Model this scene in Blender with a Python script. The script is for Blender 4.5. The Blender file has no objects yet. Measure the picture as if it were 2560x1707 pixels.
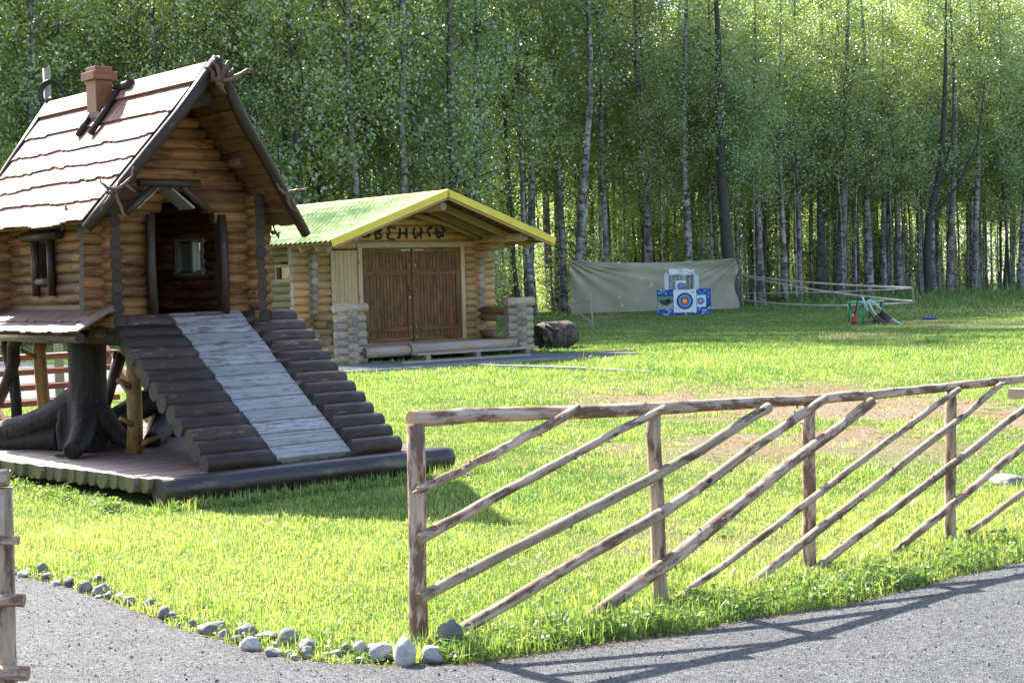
import bpy, math, random
import numpy as np
from mathutils import Vector, Matrix
random.seed(7); RNG = np.random.default_rng(11)
SC = bpy.context.scene; COL = SC.collection
# ------------------------------------------------------------------ camera
FPX, PIT, ROL, CH = 3914.0, .0393, -.028, 1.6
cam = bpy.data.objects.new('camera', bpy.data.cameras.new('camera')); COL.objects.link(cam)
cF = Vector((0, math.cos(PIT), -math.sin(PIT))); cU0 = Vector((0, math.sin(PIT), math.cos(PIT))); cR0 = Vector((1, 0, 0))
cR = math.cos(ROL)*cR0 + math.sin(ROL)*cU0; cU = -math.sin(ROL)*cR0 + math.cos(ROL)*cU0
mw = Matrix((cR, cU, -cF)).transposed().to_4x4(); mw.translation = Vector((0, 0, CH)); cam.matrix_world = mw
cam.data.sensor_width = 36; cam.data.lens = 36*FPX/2560; cam.data.clip_end = 3000; cam.data.clip_start = .1
SC.camera = cam
# ------------------------------------------------------------------ light
SUN_DIR = Vector((-.62*math.cos(math.radians(43)), .785*math.cos(math.radians(43)), math.sin(math.radians(43)))).normalized()
w = bpy.data.worlds.new("World"); SC.world = w; w.use_nodes = True
nt = w.node_tree; nt.nodes.clear()
sky = nt.nodes.new('ShaderNodeTexSky'); sky.sky_type = 'NISHITA'; sky.sun_disc = False
sky.sun_elevation = math.radians(43); sky.sun_rotation = math.atan2(SUN_DIR.x, SUN_DIR.y); sky.air_density = 1.0; sky.dust_density = 1.5
bg = nt.nodes.new('ShaderNodeBackground'); bg.inputs['Strength'].default_value = .115
out = nt.nodes.new('ShaderNodeOutputWorld'); nt.links.new(sky.outputs[0], bg.inputs[0]); nt.links.new(bg.outputs[0], out.inputs[0])
sl = bpy.data.lights.new('sun', 'SUN'); sl.energy = 5; sl.angle = math.radians(.5); sl.color = (1, .955, .87)
so = bpy.data.objects.new('sun', sl); COL.objects.link(so); so.rotation_euler = SUN_DIR.to_track_quat('Z', 'Y').to_euler(); so.location = (0, 0, 60)
SC.view_settings.view_transform = 'Standard'; SC.view_settings.look = 'None'; SC.view_settings.gamma = 1
SC.view_settings.exposure = 2.03
cy = SC.cycles
cy.max_bounces = 8; cy.diffuse_bounces = 6; cy.glossy_bounces = 2; cy.transmission_bounces = 6; cy.transparent_max_bounces = 6
cy.use_denoising = True; cy.caustics_reflective = False; cy.caustics_refractive = False

# ------------------------------------------------------------------ survey helpers (photo bearings turned into places at a known distance)
def ray(u, v): return cF + cR*((u-1280)/FPX) + cU*((853.5-v)/FPX)
EYE = Vector((0, 0, CH))
def G(u, v, z=0.):
    d = ray(u, v); return EYE + d*((z-CH)/d.z)
def D(u, v, Y):
    d = ray(u, v); return EYE + d*(Y/d.y)
class Frame:
    def __init__(s, th, x, y):
        s.th = th; s.o = Vector((x, y, 0)); s.e1 = Vector((math.cos(th), math.sin(th), 0)); s.e2 = Vector((-math.sin(th), math.cos(th), 0))
    def loc(s, P):
        P = P-s.o; return Vector((P.dot(s.e1), P.dot(s.e2), P.z))
    def W(s, a, b, z=0): return s.o+s.e1*a+s.e2*b+Vector((0, 0, z))
    def hw(s, a, b, w):
        d = ray(a, b); return s.loc(EYE+d*((w-(EYE-s.o).dot(s.e2))/d.dot(s.e2)))
    def hu(s, a, b, u):
        d = ray(a, b); return s.loc(EYE+d*((u-(EYE-s.o).dot(s.e1))/d.dot(s.e1)))
HUT = Frame(.6973, -3.4006, 13.1942); SHOP = Frame(.6801, -3.2074, 33.477)

# ------------------------------------------------------------------ materials
def new_mat(name):
    m = bpy.data.materials.new(name); m.use_nodes = True; m.node_tree.nodes.clear(); return m, m.node_tree
class N:
    def __init__(s, nt): s.nt = nt
    def __call__(s, typ, ins=None, **kw):
        n = s.nt.nodes.new(typ)
        for k, v in kw.items(): setattr(n, k, v)
        for k, v in (ins or {}).items():
            if isinstance(v, bpy.types.NodeSocket): s.nt.links.new(v, n.inputs[k])
            else: n.inputs[k].default_value = v
        return n
def ramp(n, fac, stops):
    r = n('ShaderNodeValToRGB', {'Fac': fac}); cr = r.color_ramp
    while len(cr.elements) < len(stops): cr.elements.new(.5)
    for e, (p, c) in zip(cr.elements, stops): e.position = p; e.color = (*c, 1) if len(c) == 3 else c
    return r.outputs[0]
def mixc(n, fac, a, b, mode='MIX'):
    m = n('ShaderNodeMix', data_type='RGBA', blend_type=mode)
    for k, v in ((0, fac), (6, a), (7, b)):
        if isinstance(v, bpy.types.NodeSocket): n.nt.links.new(v, m.inputs[k])
        else: m.inputs[k].default_value = v if k == 0 else (*v, 1)
    return m.outputs[2]
def wood(name, ca, cb, rough=.6, spec=.4, streak=(2.2, 38), third=None, tamt=.5, tscale=(3, 9), bump=.3, knots=None, rv=.35, coat=0, tth=.55):
    m, t = new_mat(name); n = N(t)
    uv = n('ShaderNodeUVMap', uv_map='uv').outputs[0]
    mp = n('ShaderNodeMapping', {'Vector': uv, 'Scale': (streak[0], streak[1], 1)}).outputs[0]
    g = n('ShaderNodeTexNoise', {'Vector': mp, 'Scale': 1., 'Detail': 5., 'Roughness': .62}).outputs[0]
    c = ramp(n, g, [(.32, ca), (.68, cb)])
    rnd = n('ShaderNodeAttribute', attribute_name='rnd').outputs['Fac']
    if third:
        mp2 = n('ShaderNodeMapping', {'Vector': uv, 'Scale': (tscale[0], tscale[1], 1), 'Location': (3, 5, 0)}).outputs[0]
        g2 = n('ShaderNodeTexNoise', {'Vector': mp2, 'Scale': 1., 'Detail': 6., 'Roughness': .7}).outputs[0]
        g2 = n('ShaderNodeMath', {0: g2, 1: n('ShaderNodeMath', {0: rnd, 1: .1}, operation='MULTIPLY').outputs[0]}, operation='ADD').outputs[0]
        f = ramp(n, g2, [(tth, (0, 0, 0)), (tth+.08, (tamt,)*3)])
        c = mixc(n, f, c, third)
    if knots:
        mp3 = n('ShaderNodeMapping', {'Vector': uv, 'Scale': (2.2, 5, 1)}).outputs[0]
        vo = n('ShaderNodeTexVoronoi', {'Vector': mp3, 'Scale': 1.6}).outputs['Distance']
        c = mixc(n, ramp(n, vo, [(.06, (1, 1, 1)), (.12, (0, 0, 0))]), c, knots)
    val = n('ShaderNodeMapRange', {'Value': rnd, 'To Min': 1-rv, 'To Max': 1+rv}).outputs[0]
    hue = n('ShaderNodeMapRange', {'Value': rnd, 'From Min': 1, 'From Max': 0, 'To Min': .49, 'To Max': .51}).outputs[0]
    c = n('ShaderNodeHueSaturation', {'Color': c, 'Value': val, 'Hue': hue}).outputs[0]
    b = n('ShaderNodeBump', {'Height': g, 'Strength': bump, 'Distance': .01}).outputs[0]
    rg = n('ShaderNodeMapRange', {'Value': g, 'To Min': rough-.12, 'To Max': rough+.12}).outputs[0]
    p = n('ShaderNodeBsdfPrincipled', {'Base Color': c, 'Roughness': rg, 'Normal': b, 'Specular IOR Level': spec, 'Coat Weight': coat, 'Coat Roughness': .3})
    o = n('ShaderNodeOutputMaterial', {0: p.outputs[0]}); return m
def endgrain(name, ca, cb, rings=70, rim=None):
    m, t = new_mat(name); n = N(t)
    uv = n('ShaderNodeUVMap', uv_map='uv').outputs[0]
    ln = n('ShaderNodeVectorMath', {0: uv}, operation='LENGTH').outputs['Value']
    nz = n('ShaderNodeTexNoise', {'Vector': uv, 'Scale': 30., 'Detail': 4.}).outputs[0]
    s = n('ShaderNodeMath', {0: ln, 1: rings*6.28}, operation='MULTIPLY').outputs[0]
    s = n('ShaderNodeMath', {0: s, 1: n('ShaderNodeMath', {0: nz, 1: 5.}, operation='MULTIPLY').outputs[0]}, operation='ADD').outputs[0]
    s = n('ShaderNodeMath', {0: s}, operation='SINE').outputs[0]
    s = n('ShaderNodeMapRange', {'Value': s, 'From Min': -1., 'From Max': 1.}).outputs[0]
    s = n('ShaderNodeMath', {0: s, 1: nz}, operation='MULTIPLY').outputs[0]
    rnd = n('ShaderNodeAttribute', attribute_name='rnd').outputs['Fac']
    c = ramp(n, s, [(.1, ca), (.6, cb)])
    if rim: c = mixc(n, n('ShaderNodeMapRange', {'Value': ln, 'From Min': rim*.82, 'From Max': rim*.98}).outputs[0], c, tuple(x*.35 for x in ca))
    c = n('ShaderNodeHueSaturation', {'Color': c, 'Value': n('ShaderNodeMapRange', {'Value': rnd, 'To Min': .6, 'To Max': 1.25}).outputs[0]}).outputs[0]
    p = n('ShaderNodeBsdfPrincipled', {'Base Color': c, 'Roughness': .75}); n('ShaderNodeOutputMaterial', {0: p.outputs[0]}); return m
def plain(name, ca, cb=None, rough=.6, scale=20., bump=.1, spec=.5, metal=0., emit=None):
    m, t = new_mat(name); n = N(t)
    co = n('ShaderNodeTexCoord').outputs['Object']
    g = n('ShaderNodeTexNoise', {'Vector': co, 'Scale': scale, 'Detail': 5., 'Roughness': .6}).outputs[0]
    c = ramp(n, g, [(.35, ca), (.65, cb or ca)])
    b = n('ShaderNodeBump', {'Height': g, 'Strength': bump, 'Distance': .01}).outputs[0]
    p = n('ShaderNodeBsdfPrincipled', {'Base Color': c, 'Roughness': rough, 'Normal': b, 'Specular IOR Level': spec, 'Metallic': metal})
    n('ShaderNodeOutputMaterial', {0: p.outputs[0]}); return m
def leafy(name, ca, cb, trans=.5, tcol=None, gloss=.08, vcol=True, sss=1.0, tip=None):
    """leaf or blade: diffuse + translucent, tone from the 'rnd' attribute"""
    m, t = new_mat(name); n = N(t)
    rnd = n('ShaderNodeAttribute', attribute_name='rnd').outputs['Fac']
    c = ramp(n, rnd, [(0, ca), (.86, cb), (.97, tip)] if tip else [(0, ca), (1, cb)])
    d = n('ShaderNodeBsdfDiffuse', {'Color': c}).outputs[0]
    tc = n('ShaderNodeMix', data_type='RGBA', blend_type='MULTIPLY')
    tc.inputs[0].default_value = 1; t.links.new(c, tc.inputs[6]); tc.inputs[7].default_value = (*(tcol or (1.9, 1.7, .5)), 1)
    tr = n('ShaderNodeBsdfTranslucent', {'Color': tc.outputs[2]}).outputs[0]
    mx = n('ShaderNodeMixShader', {0: trans, 1: d, 2: tr}).outputs[0]
    gl = n('ShaderNodeBsdfGlossy', {'Roughness': .42, 'Color': (1, 1, 1, 1)}).outputs[0]
    mx = n('ShaderNodeMixShader', {0: gloss, 1: mx, 2: gl}).outputs[0]
    n('ShaderNodeOutputMaterial', {0: mx}); return m

M = {}
M['log'] = wood('stained_log', (.13, .052, .018), (.34, .155, .054), rough=.6, spec=.25, third=(.05, .025, .014), tamt=.8, tscale=(1.4, 6), tth=.55, knots=(.04, .015, .008), rv=.42, bump=.6)
M['log_end'] = endgrain('painted_log_end', (.034, .016, .010), (.066, .031, .018), rim=.052)
M['dark'] = wood('dark_painted_log', (.028, .015, .011), (.062, .034, .025), rough=.5, spec=.3, third=(.20, .17, .15), tamt=.6, tscale=(5, 26), bump=.45, rv=.4, tth=.64)
M['dark_end'] = endgrain('dark_log_end', (.026, .015, .011), (.06, .034, .024))
M['ramp'] = wood('worn_ramp_board', (.20, .18, .165), (.37, .36, .355), rough=.5, third=(.10, .07, .06), tamt=.75, tscale=(5, 30), tth=.57, rv=.2, bump=.4)
M['deck'] = wood('brown_deck_board', (.10, .055, .045), (.19, .12, .105), rough=.48, spec=.5, third=(.05, .028, .022), tamt=.6, rv=.25)
M['deck_end'] = endgrain('mossy_log_end', (.05, .045, .014), (.16, .14, .04))
M['shingle'] = wood('red_brown_shingle', (.19, .085, .058), (.31, .165, .12), rough=.62, spec=.24, streak=(3, 60), third=(.11, .04, .03), tamt=.5, rv=.3, bump=.25)
M['soffit'] = wood('stained_soffit', (.11, .05, .018), (.24, .115, .045), rough=.55, third=(.03, .015, .009), tamt=.6, rv=.35)
M['chimney'] = wood('chimney_wood', (.20, .062, .026), (.30, .105, .045), rough=.55, rv=.12, third=(.12, .035, .016), tamt=.5)
M['snag'] = wood('driftwood', (.08, .035, .022), (.17, .08, .05), rough=.5, third=(.2, .14, .11), tamt=.4)
M['orange'] = wood('honey_pole', (.20, .095, .022), (.36, .18, .045), rough=.5, third=(.07, .03, .014), tamt=.6, knots=(.05, .02, .01))
M['sleg'] = plain('dark_stump_wood', (.011, .007, .006), (.03, .018, .015), rough=.6, scale=9, bump=.6, spec=.25)
M['grey'] = wood('weathered_pole', (.24, .145, .09), (.57, .435, .335), rough=.85, spec=.2, streak=(2.5, 28), third=(.10, .055, .034), tamt=.85, tscale=(4.5, 12), tth=.54, knots=(.05, .032, .024), rv=.22, bump=.8)
M['grey_end'] = endgrain('cut_pole_end', (.20, .10, .05), (.42, .25, .13), rings=120)
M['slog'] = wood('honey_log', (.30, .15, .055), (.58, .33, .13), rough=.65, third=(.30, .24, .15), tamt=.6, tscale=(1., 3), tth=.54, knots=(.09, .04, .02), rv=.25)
M['slogd'] = wood('green_grey_log', (.13, .105, .045), (.26, .215, .10), rough=.7, third=(.10, .10, .055), tamt=.6, rv=.2)  # green-grey logs of the left shop wall and step supports
M['slog_end'] = endgrain('grey_log_end', (.21, .16, .125), (.44, .35, .28), rings=35, rim=.09)
M['wlog'] = wood('weathered_porch_log', (.23, .185, .15), (.47, .405, .34), rough=.7, third=(.42, .25, .12), tamt=.8, rv=.18)
M['plank'] = wood('new_pine_plank', (.38, .26, .13), (.54, .40, .22), rough=.6, knots=(.13, .06, .025), rv=.12)
M['door'] = wood('brown_door_board', (.105, .043, .016), (.25, .115, .045), rough=.6, spec=.25, streak=(1.6, 30), third=(.045, .022, .013), tamt=.6, knots=(.025, .012, .008), rv=.25)
M['rafter'] = wood('rafter', (.25, .135, .055), (.42, .25, .11), rough=.65, rv=.2)
M['black'] = plain('black_paint', (.012, .011, .011), (.02, .018, .018), rough=.5)
M['metal'] = plain('hinge_steel', (.14, .15, .15), (.3, .3, .3), rough=.4, metal=.8)
M['white'] = plain('white_plastic', (.7, .7, .7), (.8, .8, .8), rough=.4)
M['greenp'] = plain('green_plastic', (.01, .20, .10), (.02, .26, .13), rough=.35, bump=.02)
M['red'] = plain('red_plastic', (.28, .015, .015), (.35, .02, .02), rough=.4)
M['bluep'] = plain('blue_plastic', (.02, .05, .2), (.03, .07, .28), rough=.4)
M['glass'] = plain('dark_glass', (.01, .012, .012), (.015, .02, .018), rough=.06, spec=.8, bump=0)
M['bow'] = plain('pale_bow', (.45, .5, .52), (.6, .62, .62), rough=.35)
M['bowd'] = plain('brown_bow', (.08, .045, .02), (.16, .09, .04), rough=.5)
M['cloth'] = plain('dark_cloth', (.015, .014, .02), (.03, .028, .035), rough=.9)
M['tape'] = None

def tin_mat():
    m, t = new_mat('green_roof_tin'); n = N(t)
    co = n('ShaderNodeTexCoord').outputs['Object']
    g = n('ShaderNodeTexNoise', {'Vector': co, 'Scale': 1.3, 'Detail': 5.}).outputs[0]
    c = ramp(n, g, [(.3, (.20, .33, .065)), (.7, (.29, .41, .09))])
    p = n('ShaderNodeBsdfPrincipled', {'Base Color': c, 'Roughness': .5, 'Specular IOR Level': .35}); n('ShaderNodeOutputMaterial', {0: p.outputs[0]}); return m
M['tin'] = tin_mat()
M['yellow'] = plain('yellow_fascia', (.66, .47, .04), (.74, .54, .06), rough=.4, bump=.02, scale=4)

def stone_mat(name, ca, cb, cc):
    m, t = new_mat(name); n = N(t)
    co = n('ShaderNodeTexCoord').outputs['Object']
    oi = n('ShaderNodeObjectInfo').outputs['Random']
    g = n('ShaderNodeTexNoise', {'Vector': co, 'Scale': 14., 'Detail': 8., 'Roughness': .65}).outputs[0]
    v = n('ShaderNodeTexNoise', {'Vector': co, 'Scale': 90., 'Detail': 3.}).outputs[0]
    c = ramp(n, g, [(.3, ca), (.5, cb), (.75, cc)])
    c = mixc(n, ramp(n, v, [(.55, (0, 0, 0)), (.7, (.4,)*3)]), c, tuple(x*.5 for x in ca))
    c = n('ShaderNodeHueSaturation', {'Color': c, 'Value': n('ShaderNodeMapRange', {'Value': oi, 'To Min': .7, 'To Max': 1.3}).outputs[0]}).outputs[0]
    b = n('ShaderNodeBump', {'Height': g, 'Strength': .6, 'Distance': .01}).outputs[0]
    p = n('ShaderNodeBsdfPrincipled', {'Base Color': c, 'Roughness': .8, 'Normal': b}); n('ShaderNodeOutputMaterial', {0: p.outputs[0]}); return m
M['stone'] = stone_mat('grey_stone', (.10, .092, .082), (.19, .18, .165), (.30, .275, .245))
M['stonew'] = stone_mat('pale_stone', (.22, .205, .19), (.36, .345, .32), (.47, .455, .43))
M['stoned'] = stone_mat('dark_stone', (.07, .068, .065), (.12, .118, .112), (.17, .165, .155))

def birch_mat():
    m, t = new_mat('birch_bark'); n = N(t)
    uv = n('ShaderNodeUVMap', uv_map='uv').outputs[0]
    oi = n('ShaderNodeObjectInfo').outputs['Random']
    mp = n('ShaderNodeMapping', {'Vector': uv, 'Scale': (7, 2.2, 1), 'Location': n('ShaderNodeCombineXYZ', {0: n('ShaderNodeMath', {0: oi, 1: 90.}, operation='MULTIPLY').outputs[0]}).outputs[0]}).outputs[0]
    g = n('ShaderNodeTexNoise', {'Vector': mp, 'Scale': 1., 'Detail': 5., 'Roughness': .7}).outputs[0]
    mp2 = n('ShaderNodeMapping', {'Vector': uv, 'Scale': (1.3, 2.5, 1)}).outputs[0]
    g2 = n('ShaderNodeTexNoise', {'Vector': mp2, 'Scale': 1., 'Detail': 4.}).outputs[0]
    c = ramp(n, g, [(.40, (.02, .018, .016)), (.50, (.30, .28, .26)), (.75, (.60, .58, .54))])
    base = ramp(n, g2, [(.45, (0, 0, 0)), (.6, (.8,)*3)])
    c = mixc(n, base, c, (.07, .06, .055))
    rnd = n('ShaderNodeAttribute', attribute_name='rnd').outputs['Fac']
    c = mixc(n, rnd, c, (.045, .04, .032))
    p = n('ShaderNodeBsdfPrincipled', {'Base Color': c, 'Roughness': .8}); n('ShaderNodeOutputMaterial', {0: p.outputs[0]}); return m
M['birch'] = birch_mat()
M['curtain'] = plain('grey_curtain', (.20, .19, .14), (.27, .26, .2), rough=.9)
M['rail'] = wood('dark_rail_log', (.15, .08, .035), (.32, .18, .08), rough=.7, rv=.2)  # darker brown tone of the honey log, for the porch rails
M['darkbark'] = plain('dark_bark', (.03, .026, .022), (.085, .075, .06), rough=.9, scale=6, bump=.6)
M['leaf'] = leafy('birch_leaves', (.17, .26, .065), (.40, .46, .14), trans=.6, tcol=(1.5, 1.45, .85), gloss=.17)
M['leafd'] = leafy('deep_green_leaves', (.13, .235, .07), (.31, .40, .13), trans=.57, tcol=(1.5, 1.5, .85), gloss=.17)  # second, deeper green leaf tone, mixed among the trees
M['grass'] = leafy('grass_blades', (.055, .145, .02), (.30, .385, .10), trans=.45, tcol=(1.5, 1.5, .8), gloss=.05, tip=(.50, .44, .24))
M['weed'] = leafy('weed_leaves', (.07, .15, .03), (.22, .30, .07), trans=.45, tcol=(1.5, 1.5, .8), gloss=.04)

def stump_mat():
    m, t = new_mat('dark_stained_stump'); n = N(t); co = n('ShaderNodeTexCoord').outputs['Object']
    g = n('ShaderNodeTexNoise', {'Vector': n('ShaderNodeMapping', {'Vector': co, 'Scale': (38, 38, 4)}).outputs[0], 'Scale': 1., 'Detail': 6., 'Roughness': .65}).outputs[0]
    c = ramp(n, g, [(.35, (.008, .005, .004)), (.6, (.032, .019, .015)), (.75, (.075, .05, .04))])
    p = n('ShaderNodeBsdfPrincipled', {'Base Color': c, 'Roughness': .6, 'Specular IOR Level': .25, 'Normal': n('ShaderNodeBump', {'Height': g, 'Strength': 1., 'Distance': .02}).outputs[0]}); n('ShaderNodeOutputMaterial', {0: p.outputs[0]}); return m
M['sleg'] = stump_mat()
# ------------------------------------------------------------------ mesh builder
class MB:
    def __init__(s): s.v = []; s.f = []; s.uv = []; s.r = []; s.mi = []; s.sm = []
    def face(s, idx, uvs, r, mi, sm): s.f.append(idx); s.uv.extend(uvs); s.r.append(r); s.mi.append(mi); s.sm.append(sm)
    def tube(s, pts, rad, n=10, mi=0, cap=1, wob=0., rnd=None, sh0=None, sh1=None, flat=None, sub=0, lump=0.):
        pts = [Vector(p) for p in pts]
        if not hasattr(rad, '__len__'): rad = [rad]*len(pts)
        if sub:
            q = []; rr = []
            for i in range(len(pts)-1):
                for k in range(sub): t = k/sub; q.append(pts[i].lerp(pts[i+1], t)); rr.append(rad[i]*(1-t)+rad[i+1]*t)
            q.append(pts[-1]); rr.append(rad[-1]); pts, rad = q, rr
        if wob: pts = [p+Vector((random.gauss(0, wob), random.gauss(0, wob), random.gauss(0, wob))) if 0 < i < len(pts)-1 else p for i, p in enumerate(pts)]
        rnd = random.random() if rnd is None else rnd
        b0 = len(s.v); L = random.uniform(0, 30); v0 = random.uniform(0, 9)
        T = []
        for i in range(len(pts)):
            t = pts[min(i+1, len(pts)-1)]-pts[max(i-1, 0)]; T.append(t.normalized())
        up = Vector((0, 0, 1)) if abs(T[0].z) < .85 else Vector((0, 1, 0))
        A = (up-T[0]*up.dot(T[0])).normalized(); Ls = []
        for i, p in enumerate(pts):
            A = (A-T[i]*A.dot(T[i])).normalized(); B = T[i].cross(A)
            if i: L += (p-pts[i-1]).length
            Ls.append(L)
            for k in range(n):
                a = 2*math.pi*k/n; ca, sa = math.cos(a), math.sin(a); r = rad[i]*(1+random.uniform(-lump, lump))
                if flat is not None and ca*r > flat*rad[i]: ca = flat*rad[i]/r
                q = p+A*(r*ca)+B*(r*sa)
                if i == 0 and sh0: q = q+T[i]*(sh0*ca*r)
                if i == len(pts)-1 and sh1: q = q+T[i]*(sh1*ca*r)
                s.v.append(q)
        for i in range(len(pts)-1):
            for k in range(n):
                k2 = (k+1) % n; a = b0+i*n
                c0 = v0+2*math.pi*rad[i]*k/n; c1 = v0+2*math.pi*rad[i]*(k+1)/n
                s.face((a+k, a+k2, a+n+k2, a+n+k), [(Ls[i], c0), (Ls[i], c1), (Ls[i+1], c1), (Ls[i+1], c0)], rnd, mi, True)
        if cap is not None:
            for end, base in ((0, b0), (1, b0+(len(pts)-1)*n)):
                R_ = rad[0] if end == 0 else rad[-1]
                idx = [base+k for k in range(n)]; uvs = [(R_*math.cos(2*math.pi*k/n), R_*math.sin(2*math.pi*k/n)) for k in range(n)]
                if end == 0: pass
                c = len(s.v); s.v.append(sum((s.v[j] for j in idx), Vector())/n)
                for k in range(n):
                    k2 = (k+1) % n
                    tri = (idx[k2], idx[k], c) if end == 0 else (idx[k], idx[k2], c)
                    uu = (uvs[k2], uvs[k], (0, 0)) if end == 0 else (uvs[k], uvs[k2], (0, 0))
                    s.face(tri, list(uu), rnd, cap, False)
        return s
    def box(s, c, size, ax=None, mi=0, rnd=None, long=None):
        """c centre, size (x,y,z), ax = 3 axes"""
        c = Vector(c); ax = ax or (Vector((1, 0, 0)), Vector((0, 1, 0)), Vector((0, 0, 1)))
        ax = [Vector(a) for a in ax]; h = [x/2 for x in size]; rnd = random.random() if rnd is None else rnd
        lo = max(range(3), key=lambda i: size[i]) if long is None else long; b = len(s.v)
        loc = []
        for i in (-1, 1):
            for j in (-1, 1):
                for k in (-1, 1):
                    p = (i*h[0], j*h[1], k*h[2]); loc.append(p); s.v.append(c+ax[0]*p[0]+ax[1]*p[1]+ax[2]*p[2])
        o = [x for x in range(3) if x != lo]; u0 = random.uniform(0, 30); v0 = random.uniform(0, 9)
        for q in ((0, 1, 3, 2), (4, 6, 7, 5), (0, 4, 5, 1), (2, 3, 7, 6), (0, 2, 6, 4), (1, 5, 7, 3)):
            uvs = [(u0+loc[x][lo], v0+loc[x][o[0]]+loc[x][o[1]]) for x in q]
            s.face(tuple(b+x for x in q), uvs, rnd, mi, False)
        return s
    def quad(s, pts, mi=0, rnd=None, sm=False):
        b = len(s.v); rnd = random.random() if rnd is None else rnd
        P = [Vector(p) for p in pts]; s.v += P; e = (P[1]-P[0]); L = e.length or 1; e = e/L
        uvs = []
        for p in P:
            d = p-P[0]; u = d.dot(e); uvs.append((u, (d-e*u).length))
        s.face(tuple(range(b, b+len(P))), uvs, rnd, mi, sm); return s
    def build(s, name, mats, parent=None, bevel=0., remesh=0.):
        me = bpy.data.meshes.new(name); me.from_pydata([tuple(v) for v in s.v], [], s.f)
        if not isinstance(mats, (list, tuple)): mats = [mats, mats]
        for m in mats: me.materials.append(M[m] if isinstance(m, str) else m)
        uvl = me.uv_layers.new(name='uv'); uvl.data.foreach_set('uv', np.array(s.uv, np.float32).ravel())
        at = me.attributes.new('rnd', 'FLOAT', 'FACE'); at.data.foreach_set('value', np.array(s.r, np.float32))
        me.polygons.foreach_set('material_index', np.array(s.mi, np.int32)); me.polygons.foreach_set('use_smooth', np.array(s.sm, bool))
        me.update(); o = bpy.data.objects.new(name, me); COL.objects.link(o)
        if parent: o.parent = parent
        if bevel:
            b = o.modifiers.new('bevel', 'BEVEL'); b.width = bevel; b.segments = 2; b.limit_method = 'ANGLE'; b.angle_limit = .9
        if remesh:
            b = o.modifiers.new('remesh', 'REMESH'); b.mode = 'VOXEL'; b.voxel_size = remesh; b.use_smooth_shade = True
            k = o.modifiers.new('smooth', 'SMOOTH'); k.iterations = 4
        return o
def tag(o, label=None, cat=None, group=None, kind=None):
    if label: o['label'] = label
    if cat: o['category'] = cat
    if group: o['group'] = group
    if kind: o['kind'] = kind
    return o
def thing(name, loc, rz=0, **kw):
    o = bpy.data.objects.new(name, None); COL.objects.link(o); o.location = loc; o.rotation_euler = (0, 0, rz); o.empty_display_size = .2
    return tag(o, **kw)
def np_mesh(name, V, F, mats, rnd, smooth=False, tris=None):
    """V (n,3), F (m,k) array; rnd per face"""
    me = bpy.data.meshes.new(name); k = F.shape[1]; nf = len(F)
    me.vertices.add(len(V)); me.vertices.foreach_set('co', V.astype(np.float32).ravel())
    me.loops.add(nf*k); me.loops.foreach_set('vertex_index', F.astype(np.int32).ravel())
    me.polygons.add(nf); me.polygons.foreach_set('loop_start', (np.arange(nf)*k).astype(np.int32))
    me.polygons.foreach_set('use_smooth', np.full(nf, smooth))
    for m in (mats if isinstance(mats, (list, tuple)) else [mats]): me.materials.append(M[m])
    at = me.attributes.new('rnd', 'FLOAT', 'FACE'); at.data.foreach_set('value', rnd.astype(np.float32))
    me.update(calc_edges=True); return me
# ================================================================== SETTING
def vnoise(x, y, sc, seed=0):
    x = np.asarray(x)*sc; y = np.asarray(y)*sc; xi = np.floor(x).astype(int); yi = np.floor(y).astype(int); fx = x-xi; fy = y-yi
    def h(a, b):
        t = np.sin(a*127.1+b*311.7+seed*74.7)*43758.5453; return t-np.floor(t)
    fx = fx*fx*(3-2*fx); fy = fy*fy*(3-2*fy)
    return (h(xi, yi)*(1-fx)+h(xi+1, yi)*fx)*(1-fy)+(h(xi, yi+1)*(1-fx)+h(xi+1, yi+1)*fx)*fy
def fbm(x, y, sc, seed=0): return (vnoise(x, y, sc, seed)+.5*vnoise(x, y, sc*2.1, seed+1)+.25*vnoise(x, y, sc*4.3, seed+2))/1.75
def dirt(x, y):
    reg = np.exp(-(((x-3.6)/3.6)**4+((y-17.6)/5.0)**4))
    reg2 = .55*np.exp(-(((x-.9)/1.2)**2+((y-9.3)/1.0)**2))
    n = fbm(x*1.0, y*.55, .9, 3)
    n = n+.34*(vnoise(x, y, 4.5, 77)-.5)+.2*(vnoise(x, y, 11., 78)-.5); a = np.clip((n-.405)*6, 0, 1)*reg
    far = np.clip((fbm(x, y*.6, .35, 9)-.5)*4, 0, 1)*.55*(y > 36)*(y < 66)
    return np.clip(a+reg2*np.clip((n-.55)*5, 0, 1)+far, 0, 1)
def inpoly(x, y, P):
    r = np.zeros(len(x), bool); j = len(P)-1
    for i in range(len(P)):
        xi, yi = P[i][0], P[i][1]; xj, yj = P[j][0], P[j][1]
        if yi != yj:
            r ^= ((yi > y) != (yj > y)) & (x < (xj-xi)*(y-yi)/(yj-yi)+xi)
        j = i
    return r
EDGE = [G(-200, 1400), G(0, 1428), G(70, 1445), G(173, 1473), G(286, 1510), G(408, 1556), G(561, 1607), G(740, 1654), G(969, 1668), G(1155, 1664), G(1300, 1645), G(1443, 1622), G(1570, 1604), G(1700, 1588), G(1880, 1550), G(2101, 1519), G(2318, 1463), G(2560, 1406), G(2900, 1318), G(3500, 1222)]
eb = []
for i in range(len(EDGE)-1):   # ragged edge
    for k in range(12):
        p = EDGE[i].lerp(EDGE[i+1], k/12); eb.append((p.x+random.uniform(-.012, .012), p.y+random.uniform(-.02, .02)))
ROADP = [(-9, 10.4)]+eb+[(EDGE[-1].x, EDGE[-1].y), (30, 18), (30, -20), (-30, -20), (-30, 14)]
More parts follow.
